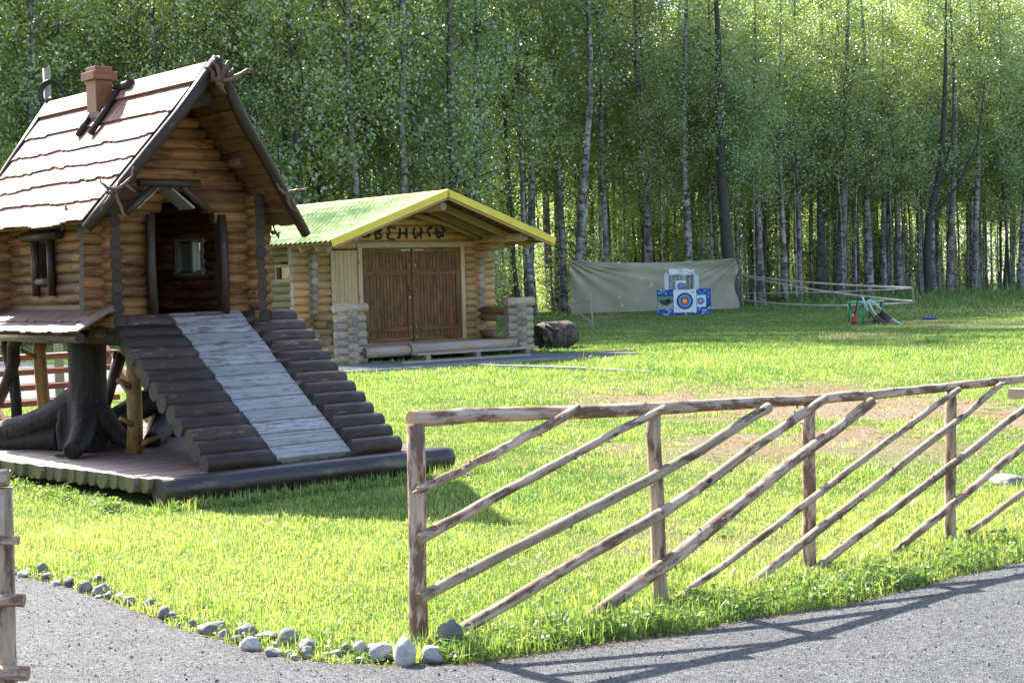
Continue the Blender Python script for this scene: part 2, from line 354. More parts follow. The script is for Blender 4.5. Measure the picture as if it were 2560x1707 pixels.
PATHP = [(p.x, p.y) for p in (G(-400, 1055), G(0, 1008), G(500, 962), G(946, 931), G(1200, 913), G(1440, 897), G(1600, 887), G(1580, 881), G(1320, 884), G(1010, 904), G(860, 913), G(500, 925), G(0, 905), G(-400, 900))]

def mat_ground():
    m, t = new_mat('meadow_soil'); n = N(t)
    co = n('ShaderNodeTexCoord').outputs['Object']
    g1 = n('ShaderNodeTexNoise', {'Vector': co, 'Scale': 1.1, 'Detail': 6.}).outputs[0]
    g2 = n('ShaderNodeTexNoise', {'Vector': co, 'Scale': 38., 'Detail': 6., 'Roughness': .7}).outputs[0]
    green = ramp(n, g2, [(.3, (.05, .075, .012)), (.55, (.10, .16, .02)), (.8, (.17, .22, .04))])
    br = ramp(n, g2, [(.25, (.09, .07, .045)), (.5, (.25, .195, .13)), (.75, (.42, .37, .29))])
    br = mixc(n, ramp(n, g1, [(.42, (0, 0, 0)), (.62, (.6,)*3)]), br, (.25, .135, .06))
    at = n('ShaderNodeAttribute', attribute_name='dirt').outputs['Fac']
    c = mixc(n, at, green, br)
    b = n('ShaderNodeBump', {'Height': g2, 'Strength': 1., 'Distance': .05}).outputs[0]
    p = n('ShaderNodeBsdfPrincipled', {'Base Color': c, 'Roughness': .95, 'Specular IOR Level': .15, 'Normal': b}); n('ShaderNodeOutputMaterial', {0: p.outputs[0]}); return m
M['ground'] = mat_ground()
def mat_gravel(name, base, fine, specks, sc=1., gl=.22):
    m, t = new_mat(name); n = N(t)
    co = n('ShaderNodeTexCoord').outputs['Object']
    v = n('ShaderNodeTexVoronoi', {'Vector': co, 'Scale': 95.*sc, 'Randomness': 1.})
    v2 = n('ShaderNodeTexNoise', {'Vector': co, 'Scale': 3., 'Detail': 6., 'Roughness': .6}).outputs[0]
    sep = n('ShaderNodeSeparateColor', {0: v.outputs['Color']}).outputs[0]
    c = ramp(n, sep, [(.0, base), (.55, fine), (.9, specks)])
    c = mixc(n, ramp(n, v2, [(.4, (0, 0, 0)), (.7, (.5,)*3)]), c, tuple(x*.62 for x in fine))
    n3 = n('ShaderNodeTexNoise', {'Vector': co, 'Scale': 240.*sc, 'Detail': 2.}).outputs[0]
    hgt = n('ShaderNodeMath', {0: v.outputs['Distance'], 1: n3}, operation='ADD').outputs[0]
    b = n('ShaderNodeBump', {'Height': hgt, 'Strength': .9, 'Distance': .012}).outputs[0]
    p = n('ShaderNodeBsdfPrincipled', {'Base Color': c, 'Roughness': .78, 'Specular IOR Level': gl, 'Normal': b}); n('ShaderNodeOutputMaterial', {0: p.outputs[0]}); return m
M['road'] = mat_gravel('grey_crushed_stone', (.055, .055, .057), (.108, .109, .114), (.19, .19, .19))
M['asphalt'] = mat_gravel('path_asphalt', (.085, .09, .10), (.14, .145, .155), (.2, .2, .2), sc=.6)
M['pebble'] = stone_mat('crushed_stone', (.04, .042, .045), (.09, .092, .10), (.17, .17, .17))

# ground sheet, finer near the camera
ys = np.concatenate([np.linspace(-60, 4, 9)[:-1], np.linspace(4, 30, 330)[:-1], 30*np.exp(np.linspace(0, math.log(6.3), 120))])
xs = np.concatenate([-np.exp(np.linspace(math.log(180), math.log(14), 40))[:-1], np.linspace(-14, 16, 380)[:-1], np.exp(np.linspace(math.log(16), math.log(180), 40))])
XX, YY = np.meshgrid(xs, ys); nx, ny = len(xs), len(ys)
V = np.stack([XX.ravel(), YY.ravel(), np.zeros(XX.size)], 1)
i = (np.arange(ny-1)[:, None]*nx+np.arange(nx-1)[None]).ravel(); F = np.stack([i, i+1, i+nx+1, i+nx], 1)
me = np_mesh('ground', V, F, 'ground', np.zeros(len(F)))
da = me.attributes.new('dirt', 'FLOAT', 'POINT'); da.data.foreach_set('value', dirt(V[:, 0], V[:, 1]).astype(np.float32))
o = bpy.data.objects.new('ground', me); COL.objects.link(o); tag(o, kind='structure')
def sheet(name, P, z, mat):
    me = bpy.data.meshes.new(name); me.from_pydata([(x, y, z) for x, y in P], [], [tuple(range(len(P)))]); me.materials.append(M[mat])
    o = bpy.data.objects.new(name, me); COL.objects.link(o); tag(o, kind='structure'); return o
sheet('gravel_road', ROADP, .006, 'road'); sheet('path', PATHP, .006, 'asphalt')

# loose pebbles on the road
def pebbles(nn):
    Y = RNG.uniform(4.9, 9.5, nn); X = RNG.uniform(-.36, .36, nn)*Y; k = inpoly(X, Y, ROADP); X, Y = X[k], Y[k]; m = len(X)
    s = RNG.uniform(.0015, .0042, m)*(1+1.2*(RNG.random(m) > .97)); base = np.array([(1, 0, 0), (0, 1, 0), (-1, 0, 0), (0, -1, 0), (0, 0, .8), (0, 0, -.3)])
    a = RNG.uniform(0, 6.28, m); ca, sa = np.cos(a), np.sin(a)
    B = base[None]*RNG.uniform(.6, 1.3, (m, 6, 1))*s[:, None, None]
    V = np.stack([B[..., 0]*ca[:, None]-B[..., 1]*sa[:, None]+X[:, None], B[..., 0]*sa[:, None]+B[..., 1]*ca[:, None]+Y[:, None], B[..., 2]+.008], 2).reshape(-1, 3)
    f = np.array([(0, 1, 4), (1, 2, 4), (2, 3, 4), (3, 0, 4)]); F = (f[None]+(np.arange(m)*6)[:, None, None]).reshape(-1, 3)
    o = bpy.data.objects.new('gravel', np_mesh('gravel', V, F, 'pebble', np.repeat(RNG.random(m), 4))); COL.objects.link(o)
    tag(o, 'loose grey crushed stone lying on the road', 'gravel', kind='stuff')
pebbles(42000)

# ---- grass
ST = [(330, 700, 45, 22), (405, 720, 40, 28), (490, 735, 65, 28), (480, 768, 22, 12), (530, 765, 30, 16), (580, 768, 28, 22), (630, 785, 32, 28), (730, 805, 40, 28), (800, 850, 38, 30), (845, 860, 30, 22), (885, 905, 18, 14), (1010, 925, 50, 28), (1070, 910, 40, 25), (1095, 955, 38, 22),
      (1190, 940, 60, 35), (1160, 975, 28, 20), (1225, 1005, 55, 35), (1300, 970, 75, 25), (1410, 968, 45, 42), (1350, 1005, 30, 20), (1335, 1040, 45, 24), (1415, 1045, 25, 16), (1500, 1005, 50, 40), (1500, 1042, 38, 30), (1590, 1048, 30, 12), (1650, 1045, 38, 18), (1695, 1020, 35, 24), (1765, 1022, 38, 34),
      (1830, 1030, 50, 27), (1860, 1050, 75, 42), (1950, 1005, 25, 20), (1985, 1042, 65, 66), (2115, 1052, 66, 50), (2155, 983, 62, 62), (2235, 1060, 45, 30), (200, 630, 34, 32), (225, 668, 30, 20), (110, 660, 35, 18), (480, 680, 30, 30), (1760, 1075, 25, 14), (1445, 1062, 25, 16), (940, 900, 30, 18), (270, 700, 26, 16), (60, 650, 28, 16)]
SPOS = []
for (cx, cy_, hx, hy) in ST:
    g = G(cx/1.96, 1100+(cy_+hy)/1.96); SPOS.append((g.x, g.y, hx/1.96*g.y/FPX))
def blocked(X, Y):
    b = inpoly(X, Y, ROADP) | inpoly(X, Y, PATHP)
    hx = X-HUT.o.x; hy = Y-HUT.o.y; a = hx*HUT.e1.x+hy*HUT.e1.y; c = hx*HUT.e2.x+hy*HUT.e2.y
    b |= (a > -.55) & (a < 2.3) & (c > -2.02) & (c < 3.0)
    hx = X-SHOP.o.x; hy = Y-SHOP.o.y; a = hx*SHOP.e1.x+hy*SHOP.e1.y; c = hx*SHOP.e2.x+hy*SHOP.e2.y
    b |= (a > -1.3) & (a < 3.2) & (c > -1.65) & (c < 6)
    for (sx, sy, sr) in SPOS: b |= ((X-sx)/(sr*1.25))**2+((Y-sy-sr*.1)/(sr*1.3))**2 < 1
    return b
def blades(X, Y, h, wd, name, mat, rnd=None, lean=.95, wbase=.3):
    m = len(X); a = RNG.uniform(0, 6.28, m); la = RNG.uniform(0, 6.28, m); ll = np.abs(RNG.normal(0, lean, m))*h
    dx, dy = np.cos(a)*wd/2, np.sin(a)*wd/2; lx, ly = np.cos(la)*ll, np.sin(la)*ll; z = np.zeros(m)
    P = [np.stack([X-dx, Y-dy, z], 1), np.stack([X+dx, Y+dy, z], 1), np.stack([X-dx*.8+lx*.35, Y-dy*.8+ly*.35, h*.6], 1), np.stack([X+dx*.8+lx*.35, Y+dy*.8+ly*.35, h*.6], 1), np.stack([X+lx, Y+ly, h*np.clip(1-ll/np.maximum(h, 1e-6)*.3, .5, 1)], 1)]
    V = np.stack(P, 1).reshape(-1, 3); f = np.array([(0, 1, 3), (0, 3, 2), (2, 3, 4)]); F = (f[None]+(np.arange(m)*5)[:, None, None]).reshape(-1, 3)
    r = RNG.random(m) if rnd is None else rnd
    return np_mesh(name, V, F, mat, np.repeat(r, 3))
def sample_wedge(nn, y0, y1, p=.5, wmul=.37):
    # density ~ Y^-(1+p)... sampled over the view wedge
    t = RNG.random(nn); Y = (y0**(1-p)+t*(y1**(1-p)-y0**(1-p)))**(1/(1-p)); X = RNG.uniform(-wmul, wmul, nn)*Y; return X, Y
X, Y = sample_wedge(950000, 6.2, 88, .7)
k = ~blocked(X, Y); X, Y = X[k], Y[k]
dm = dirt(X, Y); tuft = fbm(X, Y, 2.6, 21); k = RNG.random(len(X)) > np.clip(dm*1.35-(tuft > .66)*.7, 0, .985); X, Y, dm, tuft = X[k], Y[k], dm[k], tuft[k]
big = vnoise(X, Y, .8, 5)
h = (.010+.046*tuft**1.5+.022*big)*RNG.uniform(.35, 1.25, len(X))*np.where(RNG.random(len(X)) > .9, 1.7, 1)
h *= .88; h *= np.interp(Y, [6, 12, 20, 26, 34, 38, 62, 70, 80], [1., 1., 1.15, 1.7, 1.5, .8, .8, 1.4, 3.2])
lush = np.clip((X-11)/3, 0, 1)*np.clip((Y-50)/6, 0, 1); h *= 1+2.6*lush
hx = X-HUT.o.x; hy = Y-HUT.o.y; ha = hx*HUT.e1.x+hy*HUT.e1.y; hc = hx*HUT.e2.x+hy*HUT.e2.y
h *= np.where((ha > -.6) & (ha < 2.4) & (hc > -2.9) & (hc < -1.5), np.clip((-1.8-hc)/.8, .35, 1), 1)
h *= np.where(tuft > .72, 1.5, 1)*(1-.4*dm)
wd = np.interp(Y, [6, 20, 80], [.0040, .0075, .024])*RNG.uniform(.7, 1.4, len(X))
rn = np.clip(RNG.normal(.5, .28, len(X))-.3*(Y > 33)+.9*(fbm(X, Y, 1.7, 61)-.5)+.5*(fbm(X, Y, .45, 63)-.5)+.35*(fbm(X, Y, .5, 31)-.5)+.35*(Y < 11), 0, .88)  # lighter tone on near blades stands in for glaring sunlight; far ones darker
rn = np.where(RNG.random(len(X)) < .07+.3*dm, 1, rn)
o = bpy.data.objects.new('grass', blades(X, Y, h, wd, 'grass', 'grass', rn)); COL.objects.link(o)
tag(o, 'short bright green grass covering the clearing', 'grass', kind='stuff')

# broad leaved weeds and long grass along the road edge, the stones, the fence foot and the platform
def leafpts(cx, cy, R, H, nn, s, zfun=None):
    a = RNG.uniform(0, 6.28, nn); r = R*np.sqrt(RNG.random(nn)); z = H*RNG.uniform(.15, 1, nn)*(1-.5*(r/R)**2)
    return np.stack([cx+r*np.cos(a), cy+r*np.sin(a), z], 1)
def leaf_quads(C, s, flat=0., asp=.55):
    m = len(C); s = np.broadcast_to(s, (m,)); a = RNG.normal(size=(m, 3)); a[:, 2] *= 1-flat; a /= np.linalg.norm(a, axis=1)[:, None]
    b = RNG.normal(size=(m, 3)); b[:, 2] *= 1-flat; b -= a*(a*b).sum(1)[:, None]; b /= np.linalg.norm(b, axis=1)[:, None]
    V = np.stack([C-a*s[:, None], C+b*s[:, None]*asp, C+a*s[:, None], C-b*s[:, None]*asp], 1).reshape(-1, 3)
    F = np.arange(4*m).reshape(-1, 4); return V, F
cl = []
def along(P, t): 
    i = min(int(t*(len(P)-1)), len(P)-2); return P[i].lerp(P[i+1], t*(len(P)-1)-i)
EL = EDGE[1:9]; ER = EDGE[9:19]
wp = []
for q in range(300):
    p = along(ER, random.random()**.8); d = abs(random.gauss(0, .22))+.02; wp.append((p.x-d*.55+random.uniform(-.05, .05), p.y+d*.83, random.uniform(.03, .13), random.uniform(.03, .12)))
for q in range(60):
    p = along(EL, random.random()); d = abs(random.gauss(.05, .15))+.03; wp.append((p.x+d*.5, p.y+d, random.uniform(.03, .08), random.uniform(.02, .06)))
for q in range(150):
    t = random.random(); b = random.gauss(0, .10)
    p = HUT.W(-.6+2.9*t, -2.02-abs(b)) if q % 3 else HUT.W(-.78-abs(b), -1.9+3.*t); wp.append((p.x, p.y, random.uniform(.04, .09), random.uniform(.03, .09 if q % 3 else .16)))
for q in range(26):
    p = Vector((random.uniform(-.5, 3.2), 0, 0)); p.y = 8.3+p.x*.7+random.uniform(-1, 1); wp.append((p.x, p.y, .06, .04))
Cs = []; ss = []
for (x, y, R, H) in wp:
    nn = int(14+900*R*R*4); c = leafpts(x, y, R, H, nn, 0); Cs.append(c); ss.append(np.full(nn, .009+.010*random.random()))
Cs = np.concatenate(Cs); ss = np.concatenate(ss); kk = ~inpoly(Cs[:, 0], Cs[:, 1]-.03, ROADP); Cs, ss = Cs[kk], ss[kk]
Vq, Fq = leaf_quads(Cs, ss, .55)
o = bpy.data.objects.new('weeds', np_mesh('weeds', Vq, Fq, 'weed', RNG.random(len(Fq)))); COL.objects.link(o)
tag(o, 'low broad leaved weeds growing along the road edge and the platform', 'weeds', kind='stuff')
# taller seed grass along fence foot and edges
X = []; Y = []
for q in range(6000):
    if q % 3: p = along(ER, random.random()); d = abs(random.gauss(0, .25)); X.append(p.x-d*.55); Y.append(p.y+d*.83)
    elif q % 9: t = random.random(); p = HUT.W(-.7+3.1*t, -2.03-abs(random.gauss(0, .1))); X.append(p.x); Y.append(p.y)
    else: p = along(EL, random.random()); X.append(p.x+.1+random.uniform(-.05, .2)); Y.append(p.y+.12+random.uniform(-.05, .25))
X, Y = np.array(X), np.array(Y); k = ~inpoly(X, Y, ROADP); X, Y = X[k], Y[k]
o = bpy.data.objects.new('long_grass', blades(X, Y, RNG.uniform(.03, .13, len(X)), RNG.uniform(.003, .006, len(X)), 'long_grass', 'grass', lean=.35)); COL.objects.link(o)
tag(o, 'long wispy grass at the road edge and the fence foot', 'grass', kind='stuff')

# brown litter along the grass edge
P = []
for q in range(5200):
    p = along(EDGE[1:19], random.random()); P.append((p.x+random.gauss(0, .05), p.y+random.gauss(.0, .06), .012))
for q in range(500): p = along(EDGE[1:19], random.random()); P.append((p.x+random.gauss(0, .5), p.y-abs(random.gauss(0, .8)), .012))
sx_ = RNG.uniform(-.5, 8.5, 60000); sy_ = RNG.uniform(11, 25, 60000); ks = RNG.random(60000) < dirt(sx_, sy_)*.5
P = np.array(P); nr = len(P); P = np.concatenate([P, np.stack([sx_[ks], sy_[ks], RNG.uniform(.01, .03, ks.sum())], 1)])
sz = np.concatenate([RNG.uniform(.003, .012, nr), RNG.uniform(.01, .035, len(P)-nr)]); Vq, Fq = leaf_quads(P, sz, .8, .14); Vq[:, 2] = np.maximum(Vq[:, 2], .008)
M['litter'] = plain('dry_litter', (.16, .07, .03), (.36, .22, .13), rough=.9, scale=30)
o = bpy.data.objects.new('leaf_litter', np_mesh('leaf_litter', Vq, Fq, 'litter', RNG.random(len(Fq)))); COL.objects.link(o)
tag(o, 'dry brown twigs and leaf bits along the edge of the road', 'litter', kind='stuff')
# ------------------------------------------------------------------ TREES
def crown_mesh(name, seed, H, z0, R, n, s, mat='leaf', droop=.5, lean=0):
    r = np.random.default_rng(seed); nl = 46
    lz = z0+(H-z0)*np.sort(r.random(nl))**1.1; la = r.uniform(0, 6.28, nl)
    t = (lz-z0)/(H-z0); ll = R*(.35+1.0*np.sin(np.pi*np.clip(t*.85+.12, 0, 1)))*r.uniform(.6, 1.15, nl)
    limbs = []; pts = []; tones = []
    mb = MB()
    for i in range(nl):
        d = np.array([np.cos(la[i]), np.sin(la[i]), 0]); p0 = np.array([lean*lz[i], 0, lz[i]]); up = r.uniform(.5, 1.0)
        P = [p0, p0+d*ll[i]*.45+np.array([0, 0, ll[i]*up*.45]), p0+d*ll[i]+np.array([0, 0, ll[i]*(up*.65)])]
        if i % 2 == 0: mb.tube(P, [.035, .02, .006], n=4, cap=None, sub=2, wob=.05, rnd=.8)
        m = int(n/nl); u = r.random(m)**.7
        a = np.where(u[:, None] < .5, P[0]+(P[1]-P[0])*(u*2)[:, None], P[1]+(P[2]-P[1])*(u*2-1)[:, None])
        k = np.maximum(1, (m//16)); cid = r.integers(0, k, m); cen = r.normal(0, .42, (k, 3)); 
        tn = r.normal(.5, .26, k)[cid]; a = a[r.integers(0, m, k)][cid]+cen[cid]*.6+r.normal(0, .17, (m, 3))
        a[:, 2] -= droop*np.abs(r.normal(0, .5, m)); pts.append(a); tones.append(tn)
    C = np.concatenate(pts)
    global RNG; old = RNG; RNG = r; V, F = leaf_quads(C, r.uniform(s*.6, s*1.25, len(C)), .15, .62); RNG = old
    me = np_mesh(name, V, F, mat, np.clip(np.concatenate(tones)+r.normal(0, .16, len(F)), 0, 1))
    return me, mb
def trunk_mesh(name, path, rad, dark=0., limbs=None, n=8):
    mb = limbs or MB(); mb.tube(path, rad, n=n, cap=None, rnd=dark)
    o = mb.build(name, ['birch', 'birch']); me = o.data; bpy.data.objects.remove(o); return me
PROTO = []
for i in range(8):
    H = random.uniform(15.5, 18.5); z0 = (3.2, 4.2, 2.0, 5.0, 3.5, 5.2, 4., 5.5)[i]; R = random.uniform(1.6, 2.4)
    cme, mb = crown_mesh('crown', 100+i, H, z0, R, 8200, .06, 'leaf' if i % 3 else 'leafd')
    r0 = (.13, .10, .07, .14, .06, .055, .09, .12)[i]; x = 0; path = []; rr = []
    for k in range(12):
        t = k/11; path.append((x, random.uniform(-.06, .06), H*t)); x += random.uniform(-.12, .12); rr.append(r0*(1-t)**.8+.012+(.05 if k == 0 else 0))
    PROTO.append((trunk_mesh('trunk', path, rr, dark=(0, .15, .75, 0, .9, 0, .5, .2)[i], limbs=mb), cme))
GROUPS = [('slender birch with pale mottled trunk in the dense wood behind the clearing', 'pale birches of the wood'),
          ('thin dark stemmed tree with fresh green leaves in the dense wood behind the clearing', 'dark stemmed trees of the wood')]
def plant(tm, cm, x, y, rz, sc, label, group=None, z=0, name='birch_tree'):
    t = thing(name, (x, y, z), rz, label=label, cat='tree', group=group); t.scale = (sc, sc, sc)
    a = bpy.data.objects.new('trunk', tm); COL.objects.link(a); a.parent = t
    if cm:
        b = bpy.data.objects.new('crown', cm); COL.objects.link(b); b.parent = t
    return t
def yedge(x): return float(np.interp(x, [-60, -30, -14, -6, 0, 2.2, 10, 14, 20, 30, 45], [38, 42, 47, 53, 60, 71, 72.5, 76, 81, 89, 97]))
# the trees one can single out: (pixel x, y down the stem), depth, radius at foot, darkness, label, crown start
SPECIAL = [
 ([(1431, 780), (1430, 650), (1443, 430), (1455, 262), (1457, 130), (1450, 0)], 70., .235, 0., 'tall white birch leaning slightly, trunk rising at the left end of the canvas screen', 9, 'birch_tree'),
 ([(1415, 775), (1412, 640), (1400, 400), (1394, 220), (1394, 60)], 72.5, .16, .15, 'mottled birch standing just left of the tall white birch at the canvas screen', 7, 'birch_tree'),
 ([(1713, 775), (1711, 640), (1702, 440), (1699, 270), (1702, 120), (1705, 0)], 72., .20, 0., 'straight white birch rising above the archery targets', 9, 'birch_tree'),
 ([(1636, 775), (1633, 640), (1625, 480), (1612, 330), (1604, 160), (1600, 40)], 74., .20, .15, 'grey white birch behind the canvas, left of the archery targets', 5, 'birch_tree'),
 ([(1848, 760), (1838, 650), (1826, 520), (1818, 380), (1814, 240), (1812, 100)], 71.5, .30, .95, 'thick dark trunk at the right end of the canvas screen, with tape tied to it', 6, 'tree'),
 ([(2078, 745), (2082, 600), (2090, 420), (2094, 250), (2096, 80)], 80., .26, .45, 'thick dark patched birch behind the middle of the barrier tapes', 6, 'birch_tree'),
 ([(2042, 748), (2042, 600), (2040, 450), (2043, 300)], 81., .22, .7, 'dark trunk close to the left of the thick patched birch', 6, 'birch_tree'),
 ([(2290, 742), (2284, 640), (2290, 540), (2315, 440), (2325, 330), (2330, 200)], 82., .20, 1., 'dark forked tree standing behind the tape post', 5, 'forked_tree'),
 ([(2180, 745), (2176, 600), (2172, 450), (2168, 300), (2166, 100)], 82., .21, .1, 'mottled birch above the green table, left of the forked tree', 6, 'birch_tree'),
 ([(1905, 758), (1900, 620), (1890, 480), (1888, 330)], 75., .15, .1, 'slim mottled birch right of the thick dark trunk by the canvas', 5, 'birch_tree'),
 ([(2532, 735), (2538, 600), (2546, 480), (2553, 360), (2556, 200)], 86., .24, 0., 'bright white birch at the far right of the clearing', 6, 'birch_tree'),
 ([(1361, 790), (1352, 740), (1345, 690), (1334, 610), (1328, 520), (1326, 440)], 68.5, .10, 0., 'small crooked white birch beside the shop with ropes tied to its stem', 6, 'birch_tree'),
 ([(1106, 640), (1105, 500), (1108, 380), (1112, 200), (1115, 0)], 60., .19, .1, 'black and white birch rising behind the ridge of the green roof', 6, 'birch_tree'),
 ([(590, 700), (588, 400), (586, 200), (584, 90), (580, 0)], 55., .13, .9, 'dark trunk rising just behind the gable of the hut', 7, 'tree'),
 ([(1175, 700), (1176, 560), (1180, 420), (1184, 300)], 62., .17, .4, 'patched birch right of the ridge of the green roof', 6, 'birch_tree'),
 ([(262, 700), (262, 300), (265, 150), (270, 60)], 54., .16, .6, 'patched grey trunk behind the chimney of the hut', 6, 'birch_tree'),
 ([(30, 700), (28, 200), (24, 100), (18, 20)], 52., .17, .1, 'pale birch at the far left, above the roof of the hut', 6, 'birch_tree'),
 ([(2205, 745), (2202, 600), (2206, 450)], 84., .15, 0., 'thin pale birch between the table birch and the forked tree', 6, 'birch_tree'),
 ([(2365, 738), (2368, 600), (2375, 450), (2380, 300)], 84., .2, .3, 'mottled birch right of the forked tree', 6, 'birch_tree'),
 ([(2420, 738), (2424, 600), (2430, 430), (2436, 250)], 86., .17, .1, 'mottled birch in the right hand wood edge, left of the bright white birch', 6, 'birch_tree'),
 ([(1960, 752), (1958, 640), (1950, 500), (1946, 350)], 77., .13, 0., 'thin pale birch behind the left end of the tapes', 6, 'birch_tree'),
 ([(2255, 742), (2250, 600), (2244, 420), (2240, 300)], 85., .19, .1, 'mottled birch just left of the forked tree', 6, 'birch_tree'),
]
spx = []
for i, (px, Yd, r0, dk, lab, zc, nm) in enumerate(SPECIAL):
    P = [D(u, v, Yd) for u, v in px]; base = P[0].copy(); base.z = 0
    L = [p-base for p in P]; L[0] = Vector((0, 0, 0)); L.append(L[-1]+Vector((random.uniform(-.3, .3), 0, max(4, 18-L[-1].z))))
    H = L[-1].z; rr = [r0*(1-l.z/H)**.75+.012 for l in L]; rr[0] *= 1.2
    # smooth the stem
    Ls = []; Rs = []
    for a in range(len(L)-1):
        for q in range(3): Ls.append(L[a].lerp(L[a+1], q/3)); Rs.append(rr[a]*(1-q/3)+rr[a+1]*q/3)
    Ls.append(L[-1]); Rs.append(rr[-1])
    mb = MB()
    for q in range(14):
        z = random.uniform(3.2, H*.9); k = min(range(len(Ls)), key=lambda j: abs(Ls[j].z-z)); p = Ls[k]; a = random.uniform(0, 6.28); l = random.uniform(.8, 2.4)
        d = Vector((math.cos(a), math.sin(a), 0)); mb.tube([p, p+d*l*.5+Vector((0, 0, l*.35)), p+d*l+Vector((0, 0, l*.3))], [.03, .018, .006], n=4, cap=None, sub=3, wob=.04, rnd=.8)
    if nm == 'forked_tree':
        k = Ls[6]; mb.tube([k, k+Vector((.7, .1, 1.8)), k+Vector((1.3, .1, 4.)), k+Vector((1.5, .2, 8.))], [.10, .085, .06, .02], n=7, cap=None, rnd=1.)
        mb.tube([k-Vector((0, 0, .4)), k+Vector((1.6, .1, 1.6)), k+Vector((2.6, .1, 3.6)), k+Vector((3.1, .2, 7.))], [.09, .08, .06, .02], n=7, cap=None, rnd=1.)
    tm = trunk_mesh('trunk', Ls, Rs, dark=dk, limbs=mb, n=12)
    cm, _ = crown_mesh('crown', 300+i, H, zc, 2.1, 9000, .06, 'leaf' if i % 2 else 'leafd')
    ox = Ls[-2].x
    t = plant(tm, cm, base.x, base.y, 0, 1, lab, name=nm); t.children[1].location = (ox*.6, 0, 0) if len(t.children) > 1 else (0, 0, 0)
    spx.append((base.x, base.y))
pts = list(spx); cnt = 0; vis = 0; tries = 0
def far_ok(x, y, d): return all((x-a)**2+(y-b)**2 > d*d for a, b in pts)
cands = []
while tries < 60000 and vis < 225:
    tries += 1
    y = 44+60*random.random()**.85; x = random.uniform(-.345*y-1.5, .345*y+1.5); e = yedge(x)
    if y < e or y > e+23: continue
    if x > -1.5 and x < 7 and y < 69.5: continue
    if not far_ok(x, y, 1.75): continue
    # keep the singled-out stems clear of stems in front of them
    if any(y < b and abs(x/y-a/b) < .006 for a, b in spx): continue
    pts.append((x, y)); vis += 1; cands.append((x, y))
for q in range(4000):
    x = random.uniform(-34, -15); y = random.uniform(44, 64)
    if x > -.345*y-1.5 or y < yedge(x) or not far_ok(x, y, 3.2): continue
    pts.append((x, y)); cands.append((x, y)); cnt += 1
    if cnt > 34: break
for j, (x, y) in enumerate(cands):
    k = random.randrange(8); tm, cm = PROTO[k]; g = GROUPS[1 if k in (2, 4) else 0]
    plant(tm, cm, x, y, random.uniform(0, 6.28), random.uniform(.85, 1.15)*(1.36 if -8 < x < 5 else 1.07), g[0], g[1], name='tree' if k in (2, 4) else 'birch_tree')
n_s = 0
for q in range(9000):
    y = random.uniform(50, 100); x = random.uniform(-.34*y, .34*y); ed = yedge(x)
    if y < ed-.5 or y > ed+9 or (x > -1.5 and x < 7 and y < 70) or not far_ok(x, y, .9) or random.random() > (1 if x > 6 else .35): continue
    if any(y < b_ and abs(x/y-a/b_) < .003 for a, b_ in spx): continue
    pts.append((x, y)); n_s += 1; tm, cm = PROTO[5]
    t = plant(tm, cm, x, y, random.uniform(0, 6.28), random.uniform(.7, .95), 'very thin young birch stem with light leaves at the front of the wood', 'young birches at the edge of the wood')
    if n_s >= 75: break
# undergrowth shrubs along the wood edge
SH = []
for i in range(4):
    cm, mb = crown_mesh('foliage', 500+i, 2.6, .25, .9, 3000, .05, 'leaf', droop=.15)
    for q in range(6):
        a = random.uniform(0, 6.28); mb.tube([(0, 0, 0), (math.cos(a)*.2, math.sin(a)*.2, 1), (math.cos(a)*.5, math.sin(a)*.5, 2.2)], [.02, .014, .006], n=4, cap=None, rnd=.9)
    o = mb.build('stem', ['birch', 'birch']); sm = o.data; bpy.data.objects.remove(o); SH.append((sm, cm))
n_sh = 0
for q in range(20000):
    y = random.uniform(44, 96); x = random.uniform(-.34*y, .34*y); e = yedge(x)
    if y < e+(.5 if x < 4 else 7) or y > e+16: continue
    if x > -1 and x < 7 and y < 69: continue
    if random.random() > (1 if x < 4 else .6): continue
    if any((x-a)**2+(y-b)**2 < .5 for a, b in spx): continue
    sm, cm = SH[random.randrange(4)]; sc = random.uniform(.6, 1.4)
    t = thing('shrub', (x, y, 0), random.uniform(0, 6.28), label='low leafy shrub growing between the stems at the edge of the wood', cat='shrub', group='undergrowth shrubs of the wood edge'); t.scale = (sc, sc, sc*random.uniform(.7, 1.3))
    for nm, dm_ in (('stem', sm), ('foliage', cm)):
        c = bpy.data.objects.new(nm, dm_); COL.objects.link(c); c.parent = t
    n_sh += 1
    if n_sh >= 130: break
# far wood, one mass
def far_wood():
    C = []; mb = MB(); 
    for q in range(330):
        y = random.uniform(104, 160); x = random.uniform(-.36*y, .36*y); 
        if y < yedge(x)+34: y = yedge(x)+34+random.uniform(0, 30); 
        H = random.uniform(15, 19); r0 = random.uniform(.09, .2)
        mb.tube([(x, y, 0), (x+random.uniform(-.3, .3), y, H*.4), (x+random.uniform(-.5, .5), y, H)], [r0, r0*.7, .02], n=5, cap=None, rnd=random.choice((0, .2, .8)))
        m = 1100; z = 0; cid = RNG.integers(0, 90, m); cc = np.stack([RNG.normal(x, 1.5, 90), RNG.normal(y, 1.5, 90), .2+(H-.2)*RNG.random(90)], 1)
        C.append(cc[cid]+RNG.normal(0, .38, (m, 3)))
    C = np.concatenate(C); V, F = leaf_quads(C, RNG.uniform(.10, .2, len(C)), .1, .6)
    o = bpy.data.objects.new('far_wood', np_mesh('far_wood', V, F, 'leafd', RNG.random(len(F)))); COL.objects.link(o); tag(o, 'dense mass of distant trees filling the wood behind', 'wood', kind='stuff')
    s = mb.build('stems', ['birch', 'birch'], o); s['kind'] = 'stuff'
far_wood()


